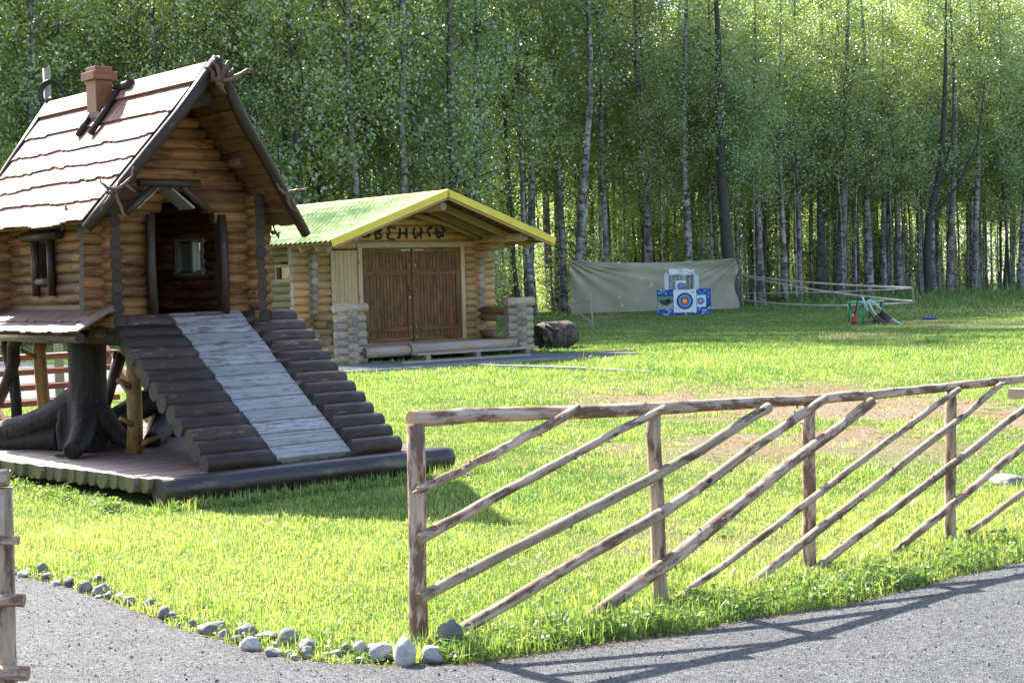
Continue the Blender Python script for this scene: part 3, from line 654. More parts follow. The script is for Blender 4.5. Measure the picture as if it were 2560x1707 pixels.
# ================================================================== THE HUT
X3, Y3, Z3 = Vector((1, 0, 0)), Vector((0, 1, 0)), Vector((0, 0, 1))
hut = thing('log_hut', HUT.o, HUT.th, label='small log hut with a steep red brown roof, raised on a stump above a deck', cat='hut')
UC, ZR, SLP = .75, 3.48, 1.27; PIT_, RL = .092, .052
def zu(u): return ZR-.09-SLP*abs(u-UC)
def wall_logs(mb, axis, const, a0, a1, z0, cuts, top, mats=(0, 1), r=RL, pitch=PIT_, zmax=9):
    z = z0
    while z < zmax:
        lo, hi = top(z, a0, a1)
        if hi-lo < .12: break
        segs = [(lo, hi)]
        for (c0, c1, zz0, zz1) in cuts:
            if callable(c0):
                q = c0(z)
                if q is None: continue
                k0, k1 = q
            else:
                if not (zz0 < z < zz1): continue
                k0, k1 = c0, c1
            ns = []
            for s0, s1 in segs:
                if k0 > s0+.03 and k0 < s1: ns.append((s0, k0))
                if k1 < s1-.03 and k1 > s0: ns.append((k1, s1))
                if k1 <= s0 or k0 >= s1: ns.append((s0, s1))
            segs = ns
        rn = random.random()
        for s0, s1 in segs:
            j0 = random.uniform(-.012, .012); rr = r*random.uniform(.98, 1.1)
            f = (lambda t: (t, const, z)) if axis == 0 else (lambda t: (const, t, z))
            n = max(2, int((s1-s0)/.25)); P = [f(s0+j0+(s1-s0)*k/n) for k in range(n+1)]
            mb.tube(P, [rr*random.uniform(.97, 1.03) for _ in P], n=14, mi=mats[0], cap=mats[1], rnd=rn*.8+.2*random.random())
        z += pitch
mb = MB()
def topf(z, a0, a1):
    hw = (ZR-.11-(z+RL))/SLP; return max(a0, UC-hw), min(a1, UC+hw)
def tri(z): 
    if z < 2.18: return (.43, 1.13)
    if z < 2.46: hw = .36*(2.50-z)/.32; return (.78-hw, .78+hw)
wall_logs(mb, 0, .115, -.165, 1.66, 1.40, [(tri, 0, 0, 0)], topf, zmax=3.3); mb.build('front_wall', ['log', 'log_end'], hut)
mb = MB(); wall_logs(mb, 1, .05, -.10, 2.27, 1.446, [(1.05, 1.36, 1.70, 2.06)], lambda z, a, b: (a, b), zmax=2.38)
mb.tube([(.05, -.14, 1.335), (.05, 2.3, 1.335)], .07, n=12, rnd=.2); mb.tube([(.05, -.2, 2.42), (.05, 2.4, 2.42)], .06, n=12, rnd=.2); mb.build('left_wall', ['log', 'log_end'], hut)
mb = MB(); wall_logs(mb, 1, 1.45, -.10, 2.27, 1.446, [(.86, 1.40, 1.74, 2.06)], lambda z, a, b: (a, b), zmax=2.42); mb.tube([(1.45, -.14, 1.335), (1.45, 2.3, 1.335)], .07, n=12, rnd=.2); mb.build('right_wall', ['log', 'log_end'], hut)
mb = MB(); wall_logs(mb, 0, 2.08, -.165, 1.66, 1.40, [], topf, zmax=3.3); mb.build('back_wall', ['log', 'log_end'], hut)
mb = MB()
for k in range(10): mb.box((.75, .1+k*.2+.1, 1.33), (1.35, .19, .04))
for w_ in (.1, 1.1, 2.1): mb.tube([(-.1, w_, 1.24), (1.6, w_, 1.24)], .065, n=12)
mb.tube([(.05, -.1, 1.2), (.05, 2.4, 1.2)], .06, n=12); mb.tube([(1.45, -.1, 1.2), (1.45, 2.4, 1.2)], .06, n=12)
mb.build('floor_frame', ['dark', 'dark_end'], hut)
# roof
nrm = math.hypot(1, SLP)
def rp(sg, t, w_, h=0): return Vector((UC+sg*t/nrm, w_, ZR-.02-SLP*t/nrm))+Vector((sg*SLP, 0, 1))/nrm*h
def wf(t): return -.62+.37*(t/1.66)
def wb(t): return 2.66-.30*(t/1.66)
TL = 1.665
mb = MB()
for sg in (-1, 1):
    ds = Vector((sg, 0, -SLP))/nrm; nn = Vector((sg*SLP, 0, 1))/nrm
    k = 0; t = .0
    while t < TL-.09:
        wd_ = .132+random.uniform(-.01, .01); a, b = wf(t), wb(t)
        mb.box(rp(sg, t+wd_/2, (a+b)/2, -.045), (wd_-.006, b-a, .03), ax=(ds, Y3, nn), long=1); t += wd_
roof = mb.build('roof', ['soffit', 'soffit'], hut)
mb = MB()
rows = [.0, .50, .74, .97, 1.19, 1.41, 1.665]
for sg in (-1, 1):
    ds = Vector((sg, 0, -SLP))/nrm; nn = Vector((sg*SLP, 0, 1))/nrm
    for r_ in range(6):
        t0, t1 = max(.02, rows[r_]-.12), rows[r_+1]; w_ = wf(t1)+.02; off = 0
        while w_ < wb(t1)-.02:
            ww = random.uniform(.085, .135); off = max(-.022, min(.022, off+random.uniform(-.022, .022))); 
            tt = t1+off; L = tt-t0; tilt = .024/L
            d2 = (ds+nn*tilt).normalized(); n2 = (nn-ds*tilt).normalized(); wm = w_+ww/2
            mb.box(rp(sg, (t0+tt)/2, wm, .0+.008+.015), (L, ww-.003, .012), ax=(d2, Y3, n2), long=0); w_ += ww
mb.build('shingles', ['shingle', 'shingle'], roof)
mb = MB()
for sg in (-1, 1):
    ds = Vector((sg, 0, -SLP))/nrm; nn = Vector((sg*SLP, 0, 1))/nrm
    mb.box(rp(sg, .10, 1.02, .045), (.21, 3.2, .022), ax=(ds, Y3, nn), long=1)
mb.build('ridge_board', ['shingle', 'shingle'], roof, bevel=.003)
for sg in (-1, 1):
    mb = MB(); P = [rp(sg, t, wf(t)-.03, .0)+Vector((0, 0, -.03 if t > 0 else .03)) for t in (-.03, .5, 1., 1.5, 1.74 if sg > 0 else 1.68)]
    mb.tube(P, [.05, .052, .05, .05, .045], n=12, wob=.006, rnd=.3); mb.build('verge_log', ['dark', 'dark_end'], roof)
    mb = MB(); P = [rp(sg, t, wb(t)+.02, .02) for t in (-.07, .6, 1.2, 1.75)]
    mb.tube(P, .04, n=10, rnd=.3); mb.build('verge_log', ['dark', 'dark_end'], roof)
mb = MB(); mb.tube([(UC, -.45, 3.22), (UC, 2.5, 3.22)], .075, n=12, rnd=.1); mb.tube([(UC-.45, -.25, 2.78), (UC-.45, .2, 2.78)], .05, n=10); mb.tube([(UC+.5, -.2, 2.7), (UC+.5, .2, 2.7)], .045, n=10); mb.build('purlin', ['soffit', 'log_end'], roof)
# chimney standing on the left slope
mb = MB(); c = Vector((.545, 1.13, 0)); zt = HUT.hw(245, 168, 1.1).z
mb.box((c.x, c.y, (3.0+zt)/2), (.17, .20, zt-3.0), long=2, rnd=.5)
ch = mb.build('chimney', ['chimney', 'chimney'], hut, bevel=.004)
mb = MB(); mb.box((c.x, c.y, zt-.085), (.235, .265, .075), rnd=.4, long=0); mb.build('chimney_collar', ['chimney', 'chimney'], ch, bevel=.004)
mb = MB()
mb.tube([rp(-1, .06, .72, .06), rp(-1, .06, 1.02, .06)], [.045, .045], n=12, rnd=.2)
mb.tube([rp(-1, .12, .93, .07), rp(-1, .62, .87, .06)], [.03, .028], n=10, rnd=.3); mb.tube([rp(-1, .36, 1.20, .06), rp(-1, .6, 1.17, .05)], [.034, .03], n=10, rnd=.3)
mb.box(rp(-1, .38, 1.08, .06), (.04, .26, .05)); mb.build('saddle_log', ['dark', 'dark_end'], roof)
# driftwood snags on the verge
def snag(plist, w_, r0=.022):
    mb = MB()
    for pl in plist:
        P = [HUT.hw(x, y, w_+dw) for (x, y, dw) in pl]; n = len(P)
        mb.tube(P, [r0*(1-.7*i/(n-1)) for i in range(n)], n=8, cap=0, sub=2, wob=.006)
    mb.build('root_ornament', ['snag', 'snag'], hut)
snag([[(548, 215, 0), (546, 185, 0), (538, 165, 0), (534, 148, -.02)], [(548, 205, 0), (535, 192, 0), (527, 178, 0), (513, 170, -.03)], [(552, 205, 0), (560, 180, -.05), (568, 160, -.06), (577, 152, -.08)],
      [(555, 205, 0), (575, 198, -.08), (605, 185, -.15), (632, 173, -.2)], [(572, 198, -.05), (578, 180, -.1), (584, 172, -.1)], [(550, 205, 0), (556, 222, 0), (563, 235, .0)], [(548, 210, 0), (550, 225, 0)]], -.70, .03)
snag([[(288, 475, 0), (268, 470, 0), (258, 460, 0), (251, 448, 0)], [(288, 475, 0), (310, 460, -.05), (330, 440, -.08), (334, 418, -.1)], [(312, 459, -.05), (328, 470, -.08), (340, 480, -.1)], [(288, 475, 0), (270, 495, 0), (256, 515, 0), (252, 528, 0)],
      [(288, 475, 0), (295, 505, -.03), (305, 530, -.05), (318, 546, -.06)], [(262, 480, 0), (280, 482, 0), (295, 472, 0)], [(288, 475, 0), (296, 455, 0)]], -.56, .017)
snag([[(717, 484, 0), (700, 478, 0), (692, 462, 0), (690, 450, 0)], [(717, 484, 0), (735, 478, 0), (750, 474, -.05), (772, 468, -.1)], [(717, 484, 0), (722, 505, 0), (730, 520, 0), (745, 530, 0)], [(717, 484, 0), (724, 480, 0), (745, 482, -.05)]], -.42, .02)
snag([[(690, 540, .5), (684, 560, .5), (688, 580, .5)], [(690, 540, .5), (705, 535, .5), (712, 530, .5)], [(680, 582, .5), (695, 585, .5), (702, 582, .5)], [(694, 585, .5), (696, 598, .5)]], -.35, .02)
mb = MB(); P0 = Vector((-.18, .33, 2.24))
for d in ((.05, -.13, -.02), (.02, .12, .03), (-.04, .03, -.12), (-.03, -.05, .1)): mb.tube([P0, P0+Vector(d)*.6, P0+Vector(d)], [.014, .011, .006], n=7, cap=0)
mb.build('root_ornament', ['snag', 'snag'], hut)
# door canopy and posts
mb = MB(); mb.tube([(.445, .03, 1.33), (.43, .02, 1.8), (.44, .02, 2.25)], [.042, .04, .038], n=12); mb.build('door_post', ['dark', 'dark_end'], hut)
mb = MB(); mb.tube([(1.135, .03, 1.33), (1.14, .02, 1.8), (1.13, .02, 2.25)], [.044, .042, .038], n=12); mb.build('door_post', ['dark', 'dark_end'], hut)
cpy = MB(); W0 = -.24; cl_ = HUT.hw(345, 456, W0); cr_ = HUT.hw(498, 460, W0); cpy.tube([cl_, cr_], .034, n=12); canopy = cpy.build('door_canopy', ['dark', 'dark_end'], hut)
mb = MB(); mb.tube([HUT.hw(388, 466, W0+.02), HUT.hw(316, 533, W0+.02)], .03, n=12); mb.build('canopy_rafter', ['dark', 'dark_end'], canopy); mb = MB(); mb.tube([HUT.hw(455, 466, W0+.02), HUT.hw(522, 528, W0+.02)], .03, n=12)
mb.build('canopy_rafter', ['dark', 'dark_end'], canopy)
mb = MB(); a_, b_ = HUT.hw(432, 468, W0+.06), HUT.hw(486, 520, W0+.06)
for s0, s1 in ((HUT.hw(430, 470, -.2), HUT.hw(488, 520, -.2)), (HUT.hw(398, 470, -.2), HUT.hw(345, 520, -.2))):
    d = (s1-s0); L = d.length; d.normalize(); nn_ = Vector((-d.z, 0, d.x)); nn_ = nn_ if nn_.z > 0 else -nn_
    for q in range(2): mb.box((s0+s1)/2+Vector((0, .07+.13*q, 0))+nn_*.0, (L, .125, .018), ax=(d, Y3, nn_), long=0)
mb.build('canopy_board', ['ramp', 'ramp'], canopy)
mb = MB(); mb.box((.78, .06, 1.365), (.64, .16, .045)); mb.build('threshold', ['dark', 'dark'], hut, bevel=.005)
# window with log frame on the left wall
mb = MB(); mb.box((.07, 1.205, 1.88), (.006, .32, .36)); wn = mb.build('window', ['glass', 'glass'], hut)
mb = MB()
for w_ in (1.03, 1.38): mb.tube([(-.03, w_, 1.57), (-.03, w_, 2.08)], .036, n=10)
mb.tube([(-.04, .80, 2.11), (-.04, 1.60, 2.11)], .045, n=12); mb.tube([(-.02, 1.05, 1.70), (-.02, 1.36, 1.70)], .038, n=10); mb.build('window_frame', ['dark', 'dark_end'], wn)
mb = MB(); mb.box((1.47, 1.13, 1.90), (.01, .54, .30)); 
wn = bpy.data.objects.new('x', None) and None
mb = MB()
for w_ in (.87, 1.39, 1.05): mb.box((1.42, w_, 1.90), (.08, .03, .34), long=2)
cb = MB(); cb.box((1.455, 1.24, 1.90), (.01, .28, .31)); cb.build('curtain', ['curtain', 'curtain'], hut)
mb.box((1.42, 1.13, 1.735), (.10, .56, .03)); mb.box((1.42, 1.13, 2.065), (.08, .56, .03)); mb.build('window_frame', ['ramp', 'ramp'], hut)
# skirt roof under the left wall
mb = MB(); a0 = Vector((-.01, 0, 1.415)); a1 = Vector((-.42, 0, 1.265)); d = (a1-a0); L = d.length; d.normalize(); nn_ = Vector((-d.z, 0, d.x)); nn_ = nn_ if nn_.z > 0 else -nn_
w_ = -.18
while w_ < 2.4:
    ww = random.uniform(.08, .12)
    for (f0, f1, h) in ((0, .62, .03), (.48, 1.05, .015)):
        j = random.uniform(-.04, .03); c = a0+d*(L*(f0+f1+j)/2)+nn_*h; mb.box((c.x, w_+ww/2, c.z), (L*(f1-f0+j), ww-.003, .014), ax=(d, Y3, nn_), long=0)
    w_ += ww
mb.box((-.24, -.20, 1.37), (.48, .1, .02), ax=(Vector((-.82, -.35, -.36)).normalized(), Vector((-.39, .92, 0)), Vector((-.3, -.12, .9)).normalized()), long=0)
mb.tube([(-.3, -.1, 1.22), (-.3, 2.3, 1.22)], .045, n=10)
mb.build('skirt_roof', ['deck', 'dark_end'], hut)
# stump leg with its roots
def stump(cx, cy_, roots, name):
    mb = MB(); mb.tube([(cx-.02, cy_, .19), (cx, cy_, .45), (cx+.01, cy_, .8), (cx+.02, cy_, 1.22)], [.22, .185, .165, .17], n=20, lump=.02)
    for P, R_ in roots: mb.tube(P, R_, n=12, sub=4, lump=.03)
    return mb.build(name, ['sleg', 'sleg'], hut, remesh=.014)
stump(.12, .72, [([(.10, .70, .62), (-.02, .50, .42), (-.14, .33, .32), (-.30, .14, .265)], [.13, .11, .10, .078]),
                 ([(.08, .80, .66), (-.05, 1.05, .50), (-.18, 1.32, .40), (-.33, 1.66, .33)], [.13, .13, .12, .11]), ([(.0, 1., .3), (-.2, 1.35, .26), (-.33, 1.62, .25)], [.12, .09, .075]),
                 ([(.16, .62, .55), (.28, .45, .32), (.36, .33, .22)], [.12, .08, .045]), ([(.2, .85, .5), (.5, 1.05, .3), (.8, 1.2, .24)], [.14, .11, .07]),
                 ([(-.02, .85, .62), (-.10, .82, .4), (-.10, .80, .2)], [.05, .04, .03]), ([(-.28, .16, .25), (-.33, .42, .215)], [.035, .02])], 'stump_leg')
stump(1.25, 1.35, [([(1.2, 1.3, .6), (.9, 1.3, .5), (.55, 1.15, .38)], [.14, .13, .12]), ([(1.15, 1.2, .4), (.85, .8, .28), (.62, .5, .25)], [.12, .1, .08]), ([(1.3, 1.5, .5), (1.6, 1.8, .24)], [.12, .07])], 'stump_leg')
def lpath(pl, f): return [f(x, y) for x, y in pl]
mb = MB(); mb.tube(lpath([(84+20, 835), (98, 880), (104, 950), (110, 1010), (110, 1085)], lambda x, y: HUT.hw(x, y, 1.95)), [.065, .062, .06, .06, .065], n=12, lump=.02)
mb.tube(lpath([(92, 895), (70, 884), (52, 873)], lambda x, y: HUT.hw(x, y, 1.93)), [.025, .02, .016], n=8); mb.build('support_pole', ['orange', 'grey_end'], hut)
mb = MB(); P = lpath([(336, 1134), (338, 1060), (334, 960), (338, 860)], lambda x, y: HUT.hw(x, y, .10)); mb.tube(P, [.075, .066, .068, .066], n=14, lump=.02, rnd=.4)
for q in ([(330, 1062), (312, 1050), (299, 1045)], [(322, 968), (308, 955), (293, 950)], [(350, 1110), (380, 1098), (410, 1086)]): mb.tube(lpath(q, lambda x, y: HUT.hw(x, y, .06)), [.028, .022, .018], n=8)
mb.build('support_pole', ['orange', 'grey_end'], hut)
mb = MB()
mb.tube(lpath([(14, 836), (16, 870), (32, 930), (40, 1000), (44, 1075)], lambda x, y: HUT.hu(x, y, .0)), [.05, .06, .055, .05, .05], n=10, lump=.04)
mb.tube(lpath([(52, 836), (32, 865), (34, 905), (20, 950), (-6, 1010)], lambda x, y: HUT.hu(x, y, -.05)), [.055, .06, .06, .055, .05], n=10, lump=.04); mb.build('curved_brace', ['sleg', 'sleg'], hut)
mb = MB(); mb.tube(lpath([(306, 885), (284, 950), (266, 1015)], lambda x, y: HUT.hw(x, y, 1.3)), [.05, .045, .04], n=8); mb.build('diagonal_brace', ['dark', 'dark_end'], hut); mb = MB(); mb.tube(lpath([(292, 880), (276, 960), (262, 1020)], lambda x, y: HUT.hw(x, y, 1.9)), .035, n=8); mb.build('diagonal_brace', ['dark', 'dark_end'], hut)
# ramp staircase
DW, DZ = -1.5797/12, -1.0654/12
mb = MB()
sd = Vector((0, -1.58, -1.065)).normalized(); sn = Vector((0, -1.065, 1.58)).normalized(); sn = Vector((0, -.559, .829))
for u_ in (.16, 1.67): mb.box(Vector((u_, -.79, .78))-sn*.11, (.09, 1.95, .08), ax=(X3, sd, sn), long=1)
stair = mb.build('staircase', ['dark', 'dark'], hut)
for k in range(13):
    w_, z = k*DW, 1.3135+k*DZ; r = random.uniform(.074, .082); j = random.uniform(-.015, .015)
    jl = random.uniform(-.012, .012)
    mb = MB(); mb.tube([(j, w_, z), (.2, w_, z), (.4, w_, z), (.60+jl, w_, z)], [r, r*1.02, r, r], n=20, sh1=-.9, rnd=random.random()); mb.build('step_log', ['dark', 'dark_end'], stair)
    r = random.uniform(.072, .08)
    mb = MB(); mb.tube([(1.27+jl, w_, z), (1.45, w_, z), (1.65, w_, z), (1.83+j, w_, z)], [r, r, r*1.02, r*.95], n=20, sh0=.9, rnd=random.random()); mb.build('step_log', ['dark', 'dark_end'], stair)
    mb = MB(); mb.box(Vector((.935+jl, w_, z))+sn*(.018+random.uniform(-.003, .003)), (.70, .146, .06), ax=(X3, sd, sn), long=0); mb.build('ramp_board', ['ramp', 'ramp'], stair, bevel=.008)
# deck on the ground under the hut
mb = MB(); w_ = -1.58
while w_ < 2.9:
    r = random.uniform(.078, .09); u0 = -.50-.1*(w_+1.8)+random.uniform(-.025, .025)
    mb.tube([(u0, w_, .165), (.6, w_, .165), (2.15, w_, .165)], [r, r, r], n=16, flat=.38, mi=0, cap=1, rnd=random.random()); w_ += r*2*.93
deck = mb.build('deck', ['deck', 'deck_end'], hut)
mb = MB(); mb.tube([(-.476, -1.74, .105), (0, -1.74, .105), (.7, -1.74, .105), (1.4, -1.74, .105), (2.16, -1.74, .105), (2.23, -1.74, .105), (2.26, -1.74, .105)], [.112, .112, .112, .11, .108, .10, .07], n=24, flat=.86, rnd=.6); mb.build('deck_front_log', ['darkf', 'dark_end'], hut) if False else None
M['darkf'] = wood('dark_front_log', (.018, .011, .012), (.038, .024, .024), rough=.38, spec=.55, third=(.11, .10, .055), tamt=.8, tscale=(1.6, 7), bump=.25, rv=.1, tth=.60)
mb.build('deck_front_log', ['darkf', 'dark_end'], hut)
mb = MB()
for u_ in (-.2, .6, 1.4, 2.): mb.box((u_, .4, .05), (.12, 3.9, .08), long=1)
mb.build('deck_joist', ['dark', 'dark'], hut)

# open plank stairs behind the hut
ps = thing('plank_stairs', HUT.W(.2, 3.4), HUT.th, label='open brown plank steps with sunlit treads behind the stump leg of the hut', cat='steps')
PF = Frame(HUT.th, *HUT.W(.2, 3.4).xy)
for k, yv in enumerate((893, 930, 968, 1007, 1046, 1084)):
    w_ = .9-.22*k-.2; a, b = PF.hw(-60, yv, w_), PF.hw(300, yv-5, w_); z = (a.z+b.z)/2
    mb = MB(); mb.box(((a.x+b.x)/2, w_+.1, z), (b.x-a.x, .22, .06), long=0); mb.build('tread', ['chimney', 'chimney'], ps, bevel=.004)
mb = MB()
for x in (PF.hw(-60, 900, .5).x, PF.hw(296, 900, .5).x): mb.box((x, .2, .5), (.05, 1.9, .16), ax=(X3, Vector((0, .83, .55)), Vector((0, -.55, .83))), long=1)
mb.build('stringer', ['chimney', 'chimney'], ps)

# ================================================================== THE SHOP
shop = thing('log_shop', SHOP.o, SHOP.th, label='honey coloured log souvenir shop with a green tin roof and brown double doors', cat='building')
SR, SP = .088, .165; UL, UR = -1.25, 3.15
def wl(mb, axis, const, a0, a1, z0, z1, cuts=(), mats=(0, 1), jit=.02):
    z = z0
    while z < z1:
        segs = [(a0, a1)]
        for c0, c1, q0, q1 in cuts:
            if q0 < z < q1:
                ns = []
                for s0, s1 in segs:
                    if c0 > s0: ns.append((s0, min(s1, c0)))
                    if c1 < s1: ns.append((max(s0, c1), s1))
                segs = ns
        rn = random.random()
        for s0, s1 in segs:
            if s1-s0 < .05: continue
            j0, j1 = random.uniform(-jit, jit), random.uniform(-jit, jit); n = max(2, int((s1-s0)/.6)); r = SR*random.uniform(.97, 1.05)
            P = [((s0+j0+(s1-s0+j1-j0)*k/n, const, z) if axis == 0 else (const, s0+j0+(s1-s0+j1-j0)*k/n, z)) for k in range(n+1)]
            mb.tube(P, [r]*len(P), n=14, mi=mats[0], cap=mats[1], rnd=rn)
        z += SP
zst = .12
mb = MB(); wl(mb, 0, 0, UL-.45, UR+.45, zst, 2.5, [(-.05, 2.68, .3, 2.42), (-.78, -.05, .3, 2.36)])
mb.build('front_wall', ['slog', 'slog_end'], shop)
mb = MB()
for k in range(6):
    z = 2.6+k*SP; hw = (3.36-z-.02)/.351
    if hw < .2: break
    lo, hi = max(-1.5, .95-hw), min(3.4, .95+hw); mb.tube([(lo, .0, z), (.95, .0, z), (hi, .0, z)], SR, n=14, rnd=.5)
M['glog'] = wood('gable_log', (.42, .22, .08), (.70, .43, .18), rough=.6, knots=(.12, .05, .02), rv=.1)
gb = mb.build('gable', ['glog', 'slog_end'], shop)
p0, p1 = SHOP.hu(695, 654, UL-.08), SHOP.hu(737, 688, UL-.08); w0_, w1_ = sorted((p0.y, p1.y))
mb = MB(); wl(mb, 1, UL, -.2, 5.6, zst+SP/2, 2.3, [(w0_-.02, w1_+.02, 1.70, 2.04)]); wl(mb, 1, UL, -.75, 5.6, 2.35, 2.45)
mb.build('left_wall', ['slogd', 'slog_end'], shop)
mb = MB(); wl(mb, 1, UR, -.2, 5.6, zst+SP/2, 2.1); wl(mb, 1, UR, -.55, 5.6, 2.19, 2.25); wl(mb, 1, UR, -.95, 5.6, 2.35, 2.45); mb.build('right_wall', ['slog', 'slog_end'], shop)
mb = MB(); wl(mb, 0, 5.4, UL-.4, UR+.4, zst, 2.6); mb.build('back_wall', ['slog', 'slog_end'], shop)
# window in the left wall
p0, p1 = SHOP.hu(695, 654, UL-.08), SHOP.hu(737, 688, UL-.08); w0_, w1_ = sorted((p0.y, p1.y))
mb = MB(); mb.box((UL-.04, (w0_+w1_)/2, 1.87), (.02, w1_-w0_, .28)); wn = mb.build('window', ['glass', 'glass'], shop)
mb = MB(); wm = (w0_+w1_)/2
for z in (1.71, 2.03): mb.box((UL-.07, wm, z), (.1, w1_-w0_+.16, .06), long=1)
for w_ in (w0_-.05, w1_+.05): mb.box((UL-.07, w_, 1.87), (.1, .06, .26), long=2)
mb.build('frame', ['rafter', 'rafter'], wn, bevel=.004)
# door leaves
for nm, u0, u1, hs in (('door_leaf', .0, 1.285, 1), ('door_leaf', 1.335, 2.62, -1)):
    mb = MB(); u = u0+.11
    while u < u1-.11: ww = .088; mb.box((u+ww/2, -.045, 1.34), (ww-.008, .03, 2.0), long=2); u += ww
    for u_ in (u0+.06, u1-.06): mb.box((u_, -.06, 1.345), (.12, .05, 2.05), long=2)
    for z, hh in ((.37, .10), (.60, .10), (1.83, .12), (2.32, .11)): mb.box(((u0+u1)/2, -.062, z), (u1-u0-.24, .05, hh), long=0)
    dl = mb.build(nm, ['door', 'door'], shop, bevel=.004)
    mb = MB(); ue = u1-.05 if hs > 0 else u0+.05
    for z in (.42, .63, 1.98, 2.31): mb.box((ue-hs*.10, -.09, z), (.26, .006, .035)) if z > 2.2 else mb.box((ue, -.09, z), (.03, .008, .05))
    mb.build('fitting', ['metal', 'metal'], dl)
    if hs > 0:
        mb = MB(); mb.tube([(1.22, -.09, 1.42), (1.22, -.14, 1.42), (1.22, -.14, 1.52), (1.22, -.09, 1.52)], .012, n=8); mb.tube([(1.22, -.085, 1.28), (1.22, -.10, 1.28)], .03, n=12); mb.build('handle', ['metal', 'metal'], dl)
mb = MB(); mb.box((1.31, -.075, 1.34), (.045, .06, 2.06), long=2); mb.build('astragal', ['door', 'door'], shop)
mb = MB(); mb.box((1.3, -.07, 2.415), (2.85, .08, .10), long=0); mb.box((-.055, -.07, 1.34), (.10, .09, 2.05), long=2); mb.box((2.685, -.07, 1.34), (.10, .09, 2.05), long=2); mb.build('door_trim', ['plank', 'plank'], shop, bevel=.004)
mb = MB(); u = -.78
while u < -.12: ww = random.choice((.095, .11, .14)); ww = min(ww, -.11-u); mb.box((u+ww/2, -.075, 1.32), (ww-.006, .03, 2.0), long=2); u += ww
mb.build('plank_panel', ['plank', 'plank'], shop, bevel=.002)
# sign letters of dark branches
GL = [[(120, 585), (190, 590), (230, 610), (190, 650)], [(60, 470), (120, 585)], [(-190, 500), (-260, 470), (-310, 560), (-280, 660), (-200, 650)], [(0, 640), (90, 650), (190, 650)], [(370, 480), (360, 710)], [(400, 500), (470, 465), (500, 490), (420, 560)], [(420, 560), (495, 640), (450, 700), (360, 705)],
      [(810, 460), (720, 440), (640, 455), (630, 490), (690, 560), (625, 640), (640, 690), (780, 715)], [(910, 460), (900, 690)], [(1050, 440), (1060, 690)], [(910, 580), (1050, 575)], [(850, 675), (900, 680)],
      [(1240, 450), (1220, 560), (1245, 690)], [(1245, 690), (1300, 640), (1360, 560), (1440, 550)], [(1380, 440), (1400, 560), (1380, 680)], [(1640, 410), (1560, 470), (1530, 510), (1560, 590), (1590, 660)], [(1560, 485), (1620, 450)],
      [(1740, 460), (1730, 560), (1760, 670)], [(1740, 560), (1800, 540), (1850, 600), (1800, 680), (1760, 670)], [(1880, 450), (1880, 570), (1870, 670)], [(1880, 530), (1960, 520)]]
for idx in ((0, 1, 3), (2,), (4, 5, 6), (7,), (8, 9, 10, 11), (12, 13, 14), (15, 16), (17, 18, 19, 20)):
    mb = MB()
    for i_ in idx: mb.tube([SHOP.hw(900+x/9.046, 520+y/9.046, -.11) for x, y in GL[i_]], .021, n=8, cap=0, sub=2, wob=.004)
    mb.build('sign_letter', ['black', 'black'], shop)
# roof
RU, RZ, RS = .95, 3.47, .351; W0R, W1R = -1.95, 6.3
roof2 = None
nw = 420; ns = 52; vs = []; fs = []
ww_ = np.linspace(W0R, W1R, nw); tt = np.linspace(0, 2.88, ns)
for sg in (-1, 1):
    b = len(vs)
    for t in tt:
        saw = (t/.36) % 1; dz = .034*saw
        for w_ in ww_: vs.append((RU+sg*t, w_, RZ-RS*t+dz+.02*math.cos(w_*2*math.pi/.19)))
    for i_ in range(ns-1):
        for j_ in range(nw-1): fs.append((b+i_*nw+j_, b+i_*nw+j_+1, b+(i_+1)*nw+j_+1, b+(i_+1)*nw+j_))
me = bpy.data.meshes.new('tin_roof'); me.from_pydata(vs, [], fs); me.materials.append(M['tin']); me.polygons.foreach_set('use_smooth', np.ones(len(fs), bool)); roof2 = bpy.data.objects.new('tin_roof', me); COL.objects.link(roof2); roof2.parent = shop
mo = roof2.modifiers.new('solid', 'SOLIDIFY'); mo.thickness = .004
cs, sn_ = 1/math.hypot(1, RS), RS/math.hypot(1, RS)
mb = MB(); mr = MB(); ms = MB(); LT = 2.88/cs
for sg in (-1, 1):
    ds = Vector((sg*cs, 0, -sn_)); nn = Vector((sg*sn_, 0, cs)); mid = Vector((RU, 0, RZ))+ds*(LT/2)
    mb.box(mid+Vector((0, W0R-.015, 0))-nn*.035, (LT+.03, .03, .15), ax=(ds, Y3, nn), long=0)
    mb.box(mid+ds*(-LT/2+.09)+Vector((0, (W0R+W1R)/2, 0))+nn*.03, (.19, W1R-W0R+.02, .012), ax=(ds, Y3, nn), long=1)
    mb.box(mid+Vector((0, W0R+.06, 0))+nn*.038, (LT+.03, .14, .008), ax=(ds, Y3, nn), long=0)
    mr.box(mid+Vector((0, W0R+.02, 0))-nn*.125, (LT-.12, .035, .07), ax=(ds, Y3, nn), long=0)
    for w_ in (-1.2, -.6, .6, 1.6, 2.6, 3.6, 4.6, 5.6): mr.box(mid+Vector((0, w_, 0))-nn*.14, (LT-.1, .05, .15), ax=(ds, Y3, nn), long=0)
    t = .1
    while t < LT: ms.box(Vector((RU, (W0R+W1R)/2, RZ))+ds*(t+.06)-nn*.045, (.115, W1R-W0R-.1, .02), ax=(ds, Y3, nn), long=1); t += .19
mb.build('yellow_flashing', ['yellow', 'yellow'], roof2, bevel=.003); mr.build('rafter', ['rafter', 'rafter'], roof2); ms.build('roof_batten', ['soffit', 'soffit'], roof2)
for u_, z in ((RU, 3.17), (UL, 2.53), (UR, 2.53)):
    mb = MB(); mb.tube([(u_, -1.78, z), (u_, 1, z), (u_, 5.9, z)], [.095, .095, .095], n=16, rnd=.5); mb.build('purlin', ['slog', 'slog_end'], roof2)
mb = MB()
